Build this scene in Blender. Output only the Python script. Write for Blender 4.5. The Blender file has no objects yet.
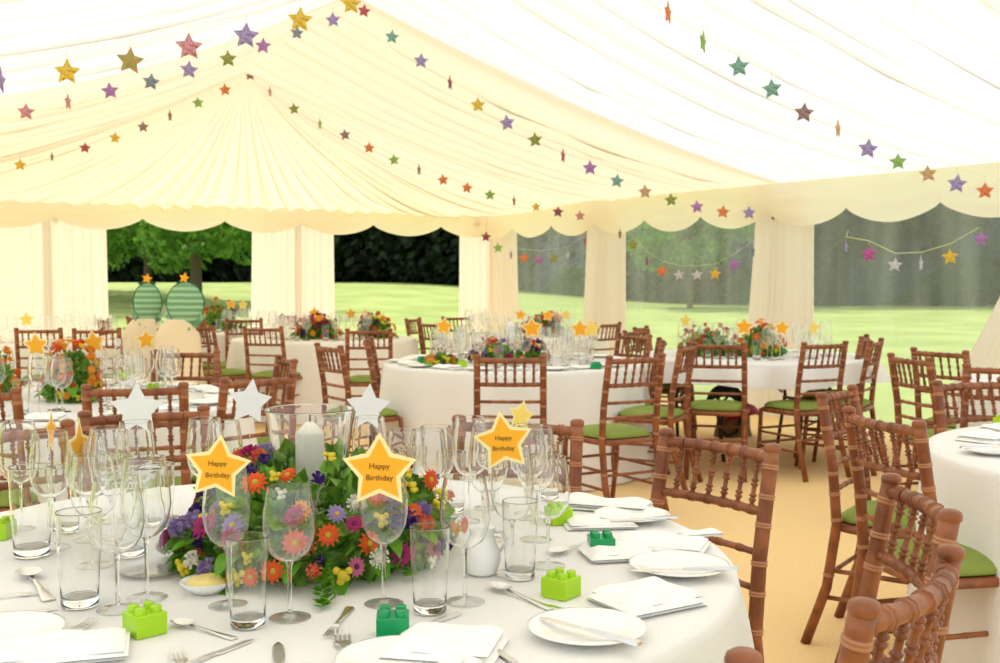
import bpy, math, random
from math import sin, cos, pi, radians as R, atan, atan2, hypot
from mathutils import Vector, Matrix, noise
random.seed(7)
S = bpy.context.scene
C = S.collection

# ------------------------------------------------------------------ camera, world, sun, exposure
HC, FPX, HOR = 1.32, 1100.0, 281.0
TH = atan((331.5 - HOR) / FPX)
cam = bpy.data.objects.new('camera', bpy.data.cameras.new('camera'))
C.objects.link(cam); S.camera = cam
cam.location = (0, 0, HC); cam.rotation_euler = (pi / 2 - TH, 0, 0)
cam.data.sensor_width = 36; cam.data.lens = FPX * 36 / 1000
cam.data.clip_start = .05; cam.data.clip_end = 400
cam.data.dof.use_dof = True; cam.data.dof.focus_distance = 2.2; cam.data.dof.aperture_fstop = 9
w = bpy.data.worlds.new('sky'); S.world = w; w.use_nodes = True
bg = w.node_tree.nodes['Background']; bg.inputs[0].default_value = (.90, .96, 1, 1); bg.inputs[1].default_value = 1.25
sun = bpy.data.objects.new('sun', bpy.data.lights.new('sun', 'SUN')); C.objects.link(sun)
sun.data.energy = 4.2; sun.data.angle = R(1.5); sun.data.color = (1, .95, .89)
sd = Vector((-.45, .55, 1.0)).normalized()          # direction towards the sun
sun.rotation_euler = sd.to_track_quat('Z', 'Y').to_euler()
vs = S.view_settings
vs.view_transform = 'Standard'; vs.look = 'None'; vs.gamma = 1; vs.use_curve_mapping = False
vs.exposure = 0.08
S.cycles.transparent_max_bounces = 40
S.cycles.max_bounces = 24; S.cycles.transmission_bounces = 24; S.cycles.diffuse_bounces = 5
S.cycles.sample_clamp_indirect = 6

# ------------------------------------------------------------------ helpers
def srgb(c):
    return tuple(((v / 255) / 12.92 if v / 255 <= .04045 else ((v / 255 + .055) / 1.055) ** 2.4) for v in c) + (1,)

def mat(name, col, rough=.6, bump=0, bscale=40, metal=0, trans=0, var=0, vscale=8, col2=None, spec=.5, sheen=0):
    m = bpy.data.materials.new(name); m.use_nodes = True
    nt = m.node_tree; N = nt.nodes; L = nt.links
    p = N['Principled BSDF']; out = N['Material Output']
    c = srgb(col)
    p.inputs['Base Color'].default_value = c; p.inputs['Roughness'].default_value = rough
    p.inputs['Metallic'].default_value = metal; p.inputs['Specular IOR Level'].default_value = spec
    csock = None
    tc = N.new('ShaderNodeTexCoord')
    if var or col2:
        n = N.new('ShaderNodeTexNoise'); n.inputs['Scale'].default_value = vscale; n.inputs['Detail'].default_value = 3
        L.new(tc.outputs['Object'], n.inputs['Vector'])
        r = N.new('ShaderNodeValToRGB')
        c2 = srgb(col2) if col2 else tuple(min(1, v * (1 - var)) for v in c[:3]) + (1,)
        r.color_ramp.elements[0].position = .38; r.color_ramp.elements[1].position = .62
        r.color_ramp.elements[0].color = c; r.color_ramp.elements[1].color = c2
        L.new(n.outputs['Fac'], r.inputs['Fac']); L.new(r.outputs['Color'], p.inputs['Base Color']); csock = r.outputs['Color']
    if bump:
        n2 = N.new('ShaderNodeTexNoise'); n2.inputs['Scale'].default_value = bscale; n2.inputs['Detail'].default_value = 4
        b = N.new('ShaderNodeBump'); b.inputs['Strength'].default_value = bump; b.inputs['Distance'].default_value = .01
        L.new(tc.outputs['Object'], n2.inputs['Vector']); L.new(n2.outputs['Fac'], b.inputs['Height']); L.new(b.outputs['Normal'], p.inputs['Normal'])
    if trans:
        t = N.new('ShaderNodeBsdfTranslucent'); t.inputs['Color'].default_value = c
        if csock: L.new(csock, t.inputs['Color'])
        mx = N.new('ShaderNodeMixShader'); mx.inputs[0].default_value = trans
        L.new(p.outputs[0], mx.inputs[1]); L.new(t.outputs[0], mx.inputs[2]); L.new(mx.outputs[0], out.inputs['Surface'])
    return m

def gathered(m, lo):
    # where the fabric is gathered it lies double and lets less daylight through
    nt = m.node_tree; N = nt.nodes; L = nt.links
    mx = [n for n in N if n.type == 'MIX_SHADER'][0]; b = mx.inputs[0].default_value
    at = N.new('ShaderNodeAttribute'); at.attribute_name = 'gather'
    mr = N.new('ShaderNodeMapRange'); mr.inputs['To Min'].default_value = b; mr.inputs['To Max'].default_value = b * lo
    L.new(at.outputs['Fac'], mr.inputs['Value']); L.new(mr.outputs[0], mx.inputs[0])

def glassmat(name, tint=(.982, .988, .985), edge=.85, haze=0.0):
    """thin clear sheet: see-through, shiny where it turns away, optionally with a milky film"""
    m = bpy.data.materials.new(name); m.use_nodes = True
    nt = m.node_tree; N = nt.nodes; L = nt.links; N.clear()
    out = N.new('ShaderNodeOutputMaterial'); tr = N.new('ShaderNodeBsdfTransparent'); gl = N.new('ShaderNodeBsdfGlossy')
    tr.inputs[0].default_value = tint + (1,); gl.inputs['Roughness'].default_value = .03
    lw = N.new('ShaderNodeLayerWeight'); lw.inputs['Blend'].default_value = .35
    mm = N.new('ShaderNodeMath'); mm.operation = 'MULTIPLY_ADD'; mm.inputs[1].default_value = edge; mm.inputs[2].default_value = .03
    pw = N.new('ShaderNodeMath'); pw.operation = 'POWER'; pw.inputs[1].default_value = 1.7
    L.new(lw.outputs['Facing'], pw.inputs[0]); L.new(pw.outputs[0], mm.inputs[0])
    mx = N.new('ShaderNodeMixShader'); L.new(mm.outputs[0], mx.inputs[0])
    L.new(tr.outputs[0], mx.inputs[1]); L.new(gl.outputs[0], mx.inputs[2])
    last = mx.outputs[0]
    if haze:
        d = N.new('ShaderNodeBsdfTranslucent'); d.inputs[0].default_value = (.95, .93, .87, 1)
        no = N.new('ShaderNodeTexNoise'); no.inputs['Scale'].default_value = 1.3; tc = N.new('ShaderNodeTexCoord'); mp = N.new('ShaderNodeMapping')
        mp.inputs['Scale'].default_value = (3, 3, .3); L.new(tc.outputs['Object'], mp.inputs[0]); L.new(mp.outputs[0], no.inputs['Vector'])
        ma = N.new('ShaderNodeMath'); ma.operation = 'MULTIPLY'; ma.inputs[1].default_value = haze * 2
        L.new(no.outputs['Fac'], ma.inputs[0])
        m2 = N.new('ShaderNodeMixShader'); L.new(ma.outputs[0], m2.inputs[0]); L.new(last, m2.inputs[1]); L.new(d.outputs[0], m2.inputs[2]); last = m2.outputs[0]
    L.new(last, out.inputs['Surface'])
    return m

class MB:
    def __init__(s): s.v = []; s.f = []; s.mi = []; s.g = None
    def add(s, vs_, fs, mi=0):
        b = len(s.v); s.v += [tuple(v) for v in vs_]; s.f += [tuple(b + i for i in f) for f in fs]; s.mi += [mi] * len(fs); return s
    def box(s, c, h, M=None, mi=0):
        vs_ = [Vector((x * h[0], y * h[1], z * h[2])) for x in (-1, 1) for y in (-1, 1) for z in (-1, 1)]
        if M is not None: vs_ = [M @ v for v in vs_]
        vs_ = [v + Vector(c) for v in vs_]
        return s.add(vs_, [(0, 1, 3, 2), (4, 6, 7, 5), (0, 4, 5, 1), (2, 3, 7, 6), (0, 2, 6, 4), (1, 5, 7, 3)], mi)
    def lathe(s, prof, c=(0, 0, 0), n=20, mi=0, capb=False, capt=False):
        b = []; m = len(prof)
        for r, z in prof:
            for k in range(n):
                a = 2 * pi * k / n; b.append((c[0] + r * cos(a), c[1] + r * sin(a), c[2] + z))
        fs = [(i * n + k, i * n + (k + 1) % n, (i + 1) * n + (k + 1) % n, (i + 1) * n + k) for i in range(m - 1) for k in range(n)]
        if capb: fs.append(tuple(range(n))[::-1])
        if capt: fs.append(tuple(range((m - 1) * n, m * n)))
        return s.add(b, fs, mi)
    def tube(s, pts, rads, n=8, mi=0, cap=True, flat=1.0):
        pts = [Vector(p) for p in pts]; b = []
        if not hasattr(rads, '__len__'): rads = [rads] * len(pts)
        ref = None
        for i, p in enumerate(pts):
            t = (pts[min(i + 1, len(pts) - 1)] - pts[max(i - 1, 0)]).normalized()
            if ref is None: ref = Vector((1, 0, 0)) if abs(t.x) < .8 else Vector((0, 0, 1))
            u = (ref - t * ref.dot(t)).normalized(); v = t.cross(u); ref = u
            for k in range(n):
                a = 2 * pi * k / n; b.append(p + (u * cos(a) + v * sin(a) * flat) * rads[i])
        m = len(pts)
        fs = [(i * n + k, i * n + (k + 1) % n, (i + 1) * n + (k + 1) % n, (i + 1) * n + k) for i in range(m - 1) for k in range(n)]
        if cap: fs += [tuple(range(n))[::-1], tuple(range((m - 1) * n, m * n))]
        return s.add(b, fs, mi)
    def grid(s, fn, nu, nv, mi=0):
        vs_ = [fn(i / nu, j / nv) for i in range(nu + 1) for j in range(nv + 1)]
        return s.add(vs_, [(i * (nv + 1) + j, (i + 1) * (nv + 1) + j, (i + 1) * (nv + 1) + j + 1, i * (nv + 1) + j + 1) for i in range(nu) for j in range(nv)], mi)
    def mesh(s, name, mats, smooth=True):
        me = bpy.data.meshes.new(name); me.from_pydata(s.v, [], s.f); me.update()
        for m in (mats if isinstance(mats, (list, tuple)) else [mats]): me.materials.append(m)
        me.polygons.foreach_set('material_index', s.mi)
        if s.g is not None:
            at = me.attributes.new('gather', 'FLOAT', 'POINT'); at.data.foreach_set('value', s.g)
        if smooth: me.shade_smooth()
        return me

def obj(name, me, parent=None, loc=(0, 0, 0), rz=0, sc=1, rot=None):
    o = bpy.data.objects.new(name, me); C.objects.link(o); o.location = loc
    o.rotation_euler = rot if rot else (0, 0, rz)
    o.scale = (sc, sc, sc) if not hasattr(sc, '__len__') else sc
    if parent: o.parent = parent
    return o
def tag(o, label, cat, group=None, kind=None):
    o['label'] = label; o['category'] = cat
    if group: o['group'] = group
    if kind: o['kind'] = kind
    return o
def empty(name, loc, rz=0): 
    o = obj(name, None, None, loc, rz); o.empty_display_size = .1; return o
def struct(o): o['kind'] = 'structure'; return o
def dup(root, loc, rz=0, sc=None):
    r = root.copy(); C.objects.link(r); r.location = loc; r.rotation_euler = (0, 0, rz)
    if sc: r.scale = (sc, sc, sc)
    for k in ('label', 'category', 'group'):
        if k in r: del r[k]
    for ch in KIDS.get(root.name, []):
        c = ch.copy(); C.objects.link(c); c.parent = r
        for g in KIDS.get(ch.name, []):
            d = g.copy(); C.objects.link(d); d.parent = c
    return r
KIDS = {}
def part(name, me, parent, label=None, **k):
    o = obj(name, me, parent, **k); KIDS.setdefault(parent.name, []).append(o)
    if label: o['label'] = label
    return o

# a sight line of the survey -> a point of the place at a known height or on a known upright plane
def sight(x, y):
    a = (x - 500) / FPX; b = -(y - 331.5) / FPX
    return Vector((a, cos(TH) + b * sin(TH), b * cos(TH) - sin(TH)))
def at_z(x, y, z):
    d = sight(x, y); t = (z - HC) / d.z; return Vector((0, 0, HC)) + d * t
def at_d(x, y, dist):
    d = sight(x, y); return Vector((0, 0, HC)) + d * (dist / d.y)
def on_plane(x, y, p0, nrm):
    d = sight(x, y); o = Vector((0, 0, HC)); t = (Vector(p0) - o).dot(nrm) / d.dot(nrm); return o + d * t

# ------------------------------------------------------------------ materials
M = {}
M['lining'] = mat('ivory lining fabric', (251, 241, 220), .9, .15, 60, trans=.31)
M['roof'] = mat('white roof fabric', (252, 252, 255), .9, .1, 60, trans=.38)
gathered(M['lining'], .50); gathered(M['roof'], .36)
M['valance'] = mat('ivory valance fabric', (253, 245, 226), .9, .1, 60, trans=.45)
M['curtain'] = mat('ivory curtain fabric', (252, 240, 228), .9, .1, 60, trans=.40)
M['carpet'] = mat('tan carpet', (252, 216, 154), .95, .4, 300, var=.07, vscale=90)
M['lawn'] = mat('lawn grass', (144, 160, 80), .95, .8, 30, col2=(166, 178, 98), vscale=.5)
M['cloth'] = mat('white linen', (250, 249, 247), .85, .12, 220, trans=.12)
M['napkin'] = mat('white napkin', (252, 251, 248), .85, .15, 200)
M['wood_worn'] = mat('paler worn wood', (178, 120, 82), .4, .05, 90)
M['wood'] = mat('reddish brown varnished wood', (154, 90, 52), .34, .04, 90, col2=(120, 64, 34), vscale=14, spec=.45)
M['cushion'] = mat('olive green cushion', (136, 154, 66), .85, .2, 150, var=.10)
M['cushion_side'] = mat('dark cushion side', (70, 84, 34), .85)
M['glass'] = glassmat('clear glass')
M['glass_foot'] = glassmat('clear glass foot', (.93, .945, .94), .95)
m_ = bpy.data.materials.new('solid clear glass'); m_.use_nodes = True; n_ = m_.node_tree.nodes; n_.clear()
g_ = n_.new('ShaderNodeBsdfGlass'); g_.inputs['IOR'].default_value = 1.47; g_.inputs['Roughness'].default_value = .01; g_.inputs['Color'].default_value = (.995, .997, .995, 1)
o_ = n_.new('ShaderNodeOutputMaterial'); m_.node_tree.links.new(g_.outputs[0], o_.inputs[0]); M['solid'] = m_
M['pvc'] = glassmat('clear plastic window', (.9, .93, .9), .25, .18)
M['china'] = mat('white china', (250, 249, 245), .15, spec=.6)
M['steel'] = mat('polished steel', (226, 224, 220), .28, metal=1)
M['darkmetal'] = mat('dark brown metal', (52, 38, 30), .5)
M['board'] = mat('plywood table board', (190, 140, 90), .6, .1)
M['lime'] = mat('lime green plastic', (168, 214, 20), .3)
M['emerald'] = mat('emerald green plastic', (0, 150, 88), .3)
M['gold'] = mat('golden yellow card', (252, 178, 34), .7)
M['paleyellow'] = mat('pale yellow card', (250, 220, 110), .7)
M['whitecard'] = mat('white card', (236, 236, 236), .7)
M['ink'] = mat('dark printed letters', (110, 80, 30), .8)
M['wax'] = mat('white candle wax', (250, 248, 238), .45, trans=.15)
M['wick'] = mat('candle wick', (70, 60, 50), .9)
M['butter'] = mat('butter', (250, 226, 140), .5)
M['bark'] = mat('tree bark', (92, 80, 58), .9, .6, 12)
M['leafunlit'] = mat('unlit-toned tree leaves', (34, 58, 22), .7, col2=(16, 32, 12), vscale=1.2, trans=.15)  # unlit look of the dense, backlit trees is put into the leaf colour
M['leafbright'] = mat('bright tree leaves', (128, 176, 66), .7, col2=(84, 132, 40), vscale=2, trans=.45)
M['leafmid'] = mat('mid green leaves', (126, 128, 84), .7, col2=(76, 86, 50), vscale=1.5, trans=.3)
M['foliage'] = mat('bouquet foliage', (138, 182, 66), .6, col2=(76, 128, 40), vscale=25, trans=.25)
M['leaf'] = mat('fresh green leaf', (124, 184, 44), .45, col2=(92, 158, 34), vscale=30, trans=.3)
M['string'] = mat('pale green garland string', (206, 214, 160), .9)
M['palerim'] = mat('pale card rim', (250, 232, 170), .7)
M['whitethread'] = mat('white thread', (240, 236, 224), .9)
M['cover'] = mat('cream chair cover', (240, 226, 200), .85, .1, 60)
M['greenstripe'] = mat('striped green fabric', (120, 184, 140), .8)
m_ = M['greenstripe']; nt_ = m_.node_tree
wv = nt_.nodes.new('ShaderNodeTexWave'); wv.bands_direction = 'Z'; wv.inputs['Scale'].default_value = 1.1; wv.inputs['Distortion'].default_value = .6
cr = nt_.nodes.new('ShaderNodeValToRGB'); cr.color_ramp.elements[0].color = srgb((100, 156, 122)); cr.color_ramp.elements[1].color = srgb((164, 206, 170))
tc_ = nt_.nodes.new('ShaderNodeTexCoord'); nt_.links.new(tc_.outputs['Object'], wv.inputs['Vector']); nt_.links.new(wv.outputs['Fac'], cr.inputs['Fac']); nt_.links.new(cr.outputs['Color'], nt_.nodes['Principled BSDF'].inputs['Base Color'])
M['greendark'] = mat('dark green trim', (52, 104, 84), .8)
M['maroon'] = mat('maroon cloth', (150, 24, 54), .8, .3, 40)
M['blackcloth'] = mat('black cloth', (34, 28, 26), .8, .3, 30)
M['olivecloth'] = mat('khaki canvas', (120, 96, 62), .85, .3, 60)
M['blue'] = mat('blue card', (52, 96, 160), .5)
FC = dict(magenta=((196, 34, 120), (150, 20, 90)), orange=((242, 112, 28), (230, 80, 20)), coral=((240, 130, 96), (228, 100, 70)), yellow=((240, 220, 60), (220, 190, 30)),
          purple=((92, 50, 140), (66, 30, 110)), lilac=((176, 150, 204), (150, 124, 186)), pink=((226, 130, 168), (206, 96, 140)), white=((246, 242, 232), (230, 226, 210)), amber=((250, 176, 40), (240, 140, 20)))
for k, (a, b) in FC.items(): M['fl_' + k] = mat(k + ' petals', a, .6, col2=b, vscale=60, trans=.2)
M['fl_centre'] = mat('flower centre', (214, 180, 60), .8, .5, 300)
M['fl_darkcentre'] = mat('dark flower centre', (110, 40, 70), .8, .5, 300)

# ------------------------------------------------------------------ the marquee frame of reference
COR = Vector((-.07, 16.0, 0)); UA = Vector((-.8776, -.4794, 0)); UB = Vector((.4794, -.8776, 0))
HW = 4.5
def tent(b, a, z=0):     # b metres along the window wall from the corner, a metres away from it
    p = COR + UB * b + UA * a; p.z = z; return p
EZ = 2.24
def ridge_z(b): return 3.42 + .1 * min(1, max(0, (b - 3) / 3))

# ---- roof linings
def pleat(x, k=0.0):
    x = x + .35 * noise.noise(Vector((x * .9, k, 3)))
    f = x - math.floor(x)
    return abs(sin(pi * f)) ** .6
def bay(b0, b1, mt, name):
    mb = MB(); n = int((b1 - b0) * 64); nv = 44; G_ = []
    def fn(u, v):
        b = b0 + (b1 - b0) * u; a = 2 * HW * v
        q = (a - HW) / HW; s = abs(q)
        sg = .26 if q > 0 else .13
        z = ridge_z(b) + (EZ - ridge_z(b)) * s - sg * 4 * s * (1 - s) * .8
        wgt = min(1, 4 * s * (1.0 - s) + .12)
        t = (b % 3) / 3
        z += -.10 * (4 * t * (1 - t)) ** .5 * .6 * sin(pi * min(1, s * 1.0)) 
        fe = min(1, (b - b0) * 3, (b1 - b) * 3); pl_ = 1 - pleat(b / .31 + .25 * s * sin(b * 2), a * .12); big = max(0, 1 - abs((b % 3) - (0 if b % 3 < 1.5 else 3)) / .10) * .5; G_.append(min(1, pl_ ** (1.3 if b0 < 6 else .9) * (.55 + 1.1 * abs(noise.noise(Vector((b * 1.7, 2, 0))))) + big)); z -= fe * .13 * pl_ * wgt * (.6 + .8 * abs(noise.noise(Vector((b * .8, 5, 0)))))
        return tent(b, a, z)
    mb.grid(fn, n, nv); mb.g = G_
    o = struct(obj(name, mb.mesh(name, mt))); return o
bay(3, 6, M['lining'], 'ceiling')
bay(6, 15.2, M['roof'], 'ceiling')
mb = MB(); HG = []
def hip(u, v):
    p = u * 15; 
    if p < 3: e = tent(3 - p, 0)
    elif p < 12: e = tent(0, p - 3)
    else: e = tent(p - 12, 9)
    r0 = tent(3, HW, ridge_z(3)); e.z = EZ
    ed = min(1, min(p, 15 - p) / 1.6); ed = ed * ed * (3 - 2 * ed); s0 = .104 if p < 7.5 else .208
    q = r0.lerp(e, v); q.z -= (s0 + (.27 - s0) * ed) * 4 * v * (1 - v)
    ang = p / .30
    ph_ = 1 - pleat(ang, v * .4); HG.append(min(1, ph_ ** 1.5 + max(0, .3 - v) * 1.2))
    q.z -= ed * .13 * ph_ * min(1, v * 1.6) * min(1, (1 - v) * 5 + .15) * (.6 + .8 * abs(noise.noise(Vector((p * .7, 9, 0)))))
    return q
mb.grid(hip, 760, 34); mb.g = HG
struct(obj('ceiling', mb.mesh('ceiling', M['lining'])))

# ---- valances
def valance(along, n, name, z0, z1, pk0, pk1):
    mb = MB(); 
    def fn(u, v):
        s = n * u; t = s / n
        zt = z0 + (z1 - z0) * t; pk = pk0 + (pk1 - pk0) * t
        zb = pk - .14 * abs(sin(pi * s)) ** .75
        z = zt + (zb - zt) * v
        off = .27 + .03 * sin(pi * v) + .012 * sin(pi * (s % 1)) * sin(v * 16 + 2 * sin(pi * s)) + .006 * sin(s * 9)
        if name.endswith('left'): p = tent(off, s, z)
        else: p = tent(s, off, z)
        return p
    mb.grid(fn, n * 20, 12)
    return obj('valance', mb.mesh('valance', M['valance']))
tag(valance('a', 9, 'valance_left', 2.32, 2.32, 2.07, 2.07), 'long scalloped ivory valance above the open lawn view, running to the corner', 'valance', 'scalloped valances along the eaves')
tag(valance('b', 12, 'valance_right', 2.32, 2.18, 2.05, 1.90), 'long scalloped ivory valance above the clear plastic windows', 'valance', 'scalloped valances along the eaves')
# ridge gather cap
mb = MB(); mb.lathe([(.0, .02), (.05, .0), (.07, -.05), (.03, -.10), (0, -.11)], n=14)

# ---- curtains
def curtain(wall, s0, s1, f0, f1, label, z=2.2, corner=False):
    mb = MB()
    n = max(40, int((s1 - s0) / .012))
    def fn(u, v):
        zz = z * (1 - v); s = s0 + (s1 - s0) * u; fl = v ** 1.4
        s = s + (-f0 * (1 - u) + f1 * u) * fl
        ph = u * (s1 - s0) / .11
        off = .145 + .035 * sin(2 * pi * ph + .8 * sin(3 * ph)) * (.5 + .5 * v) + .01 * sin(ph * 17)
        if corner:
            return tent(off, -s, zz) if s < 0 else tent(s, off, zz)
        return tent(off, s, zz) if wall == 'a' else tent(s, off, zz)
    mb.grid(fn, n, 14)
    return tag(obj('curtain', mb.mesh('curtain', M['curtain'])), label, 'curtain', 'ivory curtains hanging at the marquee legs')
curtain('a', 2.52, 3.61, .02, .05, 'ivory pleated curtain between the two open lawn views')
curtain('a', 5.4, 6.6, .02, .0, 'ivory pleated curtain beside the view of the two tree trunks')
curtain('a', 6.6, 8.2, .0, .0, 'ivory pleated curtain at the far left, behind the left rear table')
curtain('c', -.65, .86, .02, .12, 'ivory curtain wrapped round the far corner of the marquee', corner=True)
curtain('b', 2.68, 3.5, .14, .04, 'ivory curtain between the narrow and the middle plastic window')
curtain('b', 5.72, 6.5, .22, .05, 'ivory curtain between the middle and the widest plastic window')
curtain('b', 8.85, 9.7, 1.15, .4, 'ivory curtain edge at the right side of the widest plastic window')

# ---- windows of clear plastic in the window wall
for i in range(4):
    mb = MB(); b0 = i * 3
    def fn(u, v, b0=b0): return tent(b0 + 3 * u, .0 + .02 * sin(u * 7 + v * 2) , 2.3 * v)
    mb.grid(fn, 16, 8); struct(obj('window_%d' % (i + 1), mb.mesh('window', M['pvc'])))
    mb = MB(); mb.box((0, 0, 1.13), (.04, .04, 1.13)); p = tent(b0, -.05)
    struct(obj('trim_%d' % (i + 1), mb.mesh('trim', M['whitecard'], False), None, p, atan2(UB.y, UB.x)))
for i, a in enumerate((3.05, 6.1)):
    mb = MB(); mb.box((0, 0, 1.13), (.04, .04, 1.13)); struct(obj('trim_%d' % (i + 6), mb.mesh('trim', M['whitecard'], False), None, tent(-.05, a), atan2(UB.y, UB.x)))

# ---- floor
mb = MB(); mb.add([tent(0, 0), tent(0, 9.2), tent(17, 9.2), tent(17, 0)], [(0, 1, 2, 3)])
struct(obj('floor', mb.mesh('floor', M['carpet'], False)))

# ---- lawn
def ground(x, y):
    r = hypot(x, y); az = x / max(y, 1)
    k = min(1, max(0, (r - 17) / 40)); k = k * k * (3 - 2 * k)
    q = min(1, max(0, (az + .12) / .3)); q = q * q * (3 - 2 * q)
    return -.03 + k * (1.28 * (1 - q) + .34 * q)
mb = MB()
def gl(u, v):
    x = -70 + 150 * u; y = -12 + 110 * v; return (x, y, ground(x, y))
mb.grid(gl, 120, 90)
struct(obj('ground', mb.mesh('ground', M['lawn'])))

# ------------------------------------------------------------------ trees
def crown_mesh(name, mt, n, rad, leaf, seed, low=-.9, clumps=40):
    rnd = random.Random(seed); mb = MB(); cl = []
    for i in range(clumps):
        th = rnd.uniform(0, 2 * pi); cz = rnd.uniform(low, 1); rr = (1 - min(.97, cz * cz)) ** .5 * rnd.uniform(.55, 1)
        cl.append((rr * cos(th), rr * sin(th), cz * rnd.uniform(.8, 1), rnd.uniform(.16, .34)))
    for i in range(n):
        c = cl[rnd.randrange(clumps)]
        d = Vector((rnd.gauss(0, 1), rnd.gauss(0, 1), rnd.gauss(0, 1))).normalized() * c[3] * rnd.uniform(.7, 1)
        p = Vector(((c[0] + d.x) * rad[0], (c[1] + d.y) * rad[1], (c[2] + d.z) * rad[2]))
        q = Vector((rnd.gauss(0, 1), rnd.gauss(0, 1), rnd.gauss(0, 1))).normalized(); u = q.orthogonal().normalized(); w_ = q.cross(u)
        l = leaf * rnd.uniform(.6, 1.3)
        mb.add([p - u * l, p + w_ * l * .55, p + u * l, p - w_ * l * .55], [(0, 1, 2, 3)])
    return mb.mesh(name, mt, False)
def trunk_mesh(h, r, seed=1):
    mb = MB(); rnd = random.Random(seed)
    mb.tube([(0, 0, -.3), (0.02, 0, h * .3), (-.05, .03, h * .6), (.05, 0, h)], [r * 1.3, r, r * .85, r * .5], 10)
    for i in range(7):
        a = rnd.uniform(0, 6.28); z0 = h * rnd.uniform(.45, .95)
        mb.tube([(0, 0, z0), (cos(a) * 1, sin(a) * 1, z0 + .7), (cos(a) * 2.1, sin(a) * 2.1, z0 + 1.5)], [r * .4, r * .28, r * .1], 6)
    return mb.mesh('trunk', M['bark'])
dk = crown_mesh('crown', M['leafunlit'], 9000, (4.2, 3.0, 5.0), .26, 3, low=-1, clumps=90)
md = crown_mesh('crown', M['leafmid'], 8000, (3.6, 3.0, 3.6), .20, 4, low=-1, clumps=80)
br = crown_mesh('crown', M['leafbright'], 9000, (3.4, 3.2, 2.4), .13, 5, low=-.8, clumps=70)
tk = trunk_mesh(5.0, .16)
def tree(crown, px, dist, sc, zc, label, group=None, th=1.0, name='tree', trunk=True):
    x = (px - 500) / FPX * dist; g = ground(x, dist)
    t = empty(name, (x, dist, g), random.uniform(0, 6)); tag(t, label, 'tree' if name == 'tree' else 'shrub', group)
    part('crown', crown, t, loc=(0, 0, zc), sc=sc)
    if trunk: part('trunk', tk, t, sc=(th, th, max(.3, zc / 5 + .1)))
    return t
tree(br, 148, 36, 1.0, 3.3, 'slim lawn tree whose trunk stands above the smaller green striped oval', th=.75)
tree(br, 196, 33, .95, 3.6, 'lawn tree with the thicker trunk above the larger green striped oval', th=1.0)
tree(br, 82, 40, 1.0, 3.2, 'lawn tree half hidden by the pleated curtain at the left', th=.8)
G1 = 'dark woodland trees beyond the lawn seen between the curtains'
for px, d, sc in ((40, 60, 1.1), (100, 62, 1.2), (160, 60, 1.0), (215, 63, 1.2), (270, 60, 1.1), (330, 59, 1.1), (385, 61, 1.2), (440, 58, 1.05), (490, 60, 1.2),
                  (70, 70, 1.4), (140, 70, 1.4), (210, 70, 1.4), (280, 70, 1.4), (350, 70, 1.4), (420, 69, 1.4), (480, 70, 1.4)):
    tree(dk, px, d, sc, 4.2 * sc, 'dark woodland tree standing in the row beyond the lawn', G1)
G2 = 'hazy green trees beyond the lawn seen through the plastic windows'
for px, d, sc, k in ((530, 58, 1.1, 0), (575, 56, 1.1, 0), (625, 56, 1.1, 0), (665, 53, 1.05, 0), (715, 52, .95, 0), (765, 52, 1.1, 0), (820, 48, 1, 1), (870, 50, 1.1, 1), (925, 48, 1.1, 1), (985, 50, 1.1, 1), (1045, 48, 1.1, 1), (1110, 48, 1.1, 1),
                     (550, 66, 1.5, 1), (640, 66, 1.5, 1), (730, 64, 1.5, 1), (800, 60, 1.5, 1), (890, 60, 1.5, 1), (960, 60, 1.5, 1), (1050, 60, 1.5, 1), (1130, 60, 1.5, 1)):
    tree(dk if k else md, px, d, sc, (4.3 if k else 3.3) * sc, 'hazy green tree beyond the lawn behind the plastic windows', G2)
tree(br, 690, 44, .9, 3.6, 'sunlit pale green tree seen at the upper left of the middle plastic window', th=.6)

# ------------------------------------------------------------------ chairs
def rod(pts, r, rings, n=8, rg=1.13, wd=.0065):
    """turned bamboo-style rod: pts polyline, rings = fractions of its length that carry a double bead"""
    pts = [Vector(p) for p in pts]
    seg = [(pts[i + 1] - pts[i]).length for i in range(len(pts) - 1)]; L = sum(seg)
    def P(t):
        d = t * L
        for i, s in enumerate(seg):
            if d <= s or i == len(seg) - 1: return pts[i].lerp(pts[i + 1], d / s)
            d -= s
    st = [(0, r), (1, r)] + [(sum(seg[:i]) / L, r) for i in range(1, len(seg))]
    for q in rings:
        e = wd / L
        st += [(q - e * 1.5, r), (q - e, r), (q - e * .75, r * rg), (q - e * .3, r * rg), (q - e * .1, r * .99), (q + e * .1, r * .99), (q + e * .3, r * rg), (q + e * .75, r * rg), (q + e, r), (q + e * 1.5, r)]
    st = sorted((max(0, min(1, t)), x) for t, x in st)
    out = [st[0]]
    for t, x in st[1:]:
        if t - out[-1][0] > 1e-5: out.append((t, x))
    mb = MB(); mb.tube([P(t) for t, _ in out], [x for _, x in out], n)
    for i in range(len(out) - 1):       # the turned beads are worn paler than the rod
        if max(out[i][1], out[i + 1][1]) > r * 1.02 or min(out[i][1], out[i + 1][1]) < r * .995: mb.mi[i * n:(i + 1) * n] = [1] * n
    return mb

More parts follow.
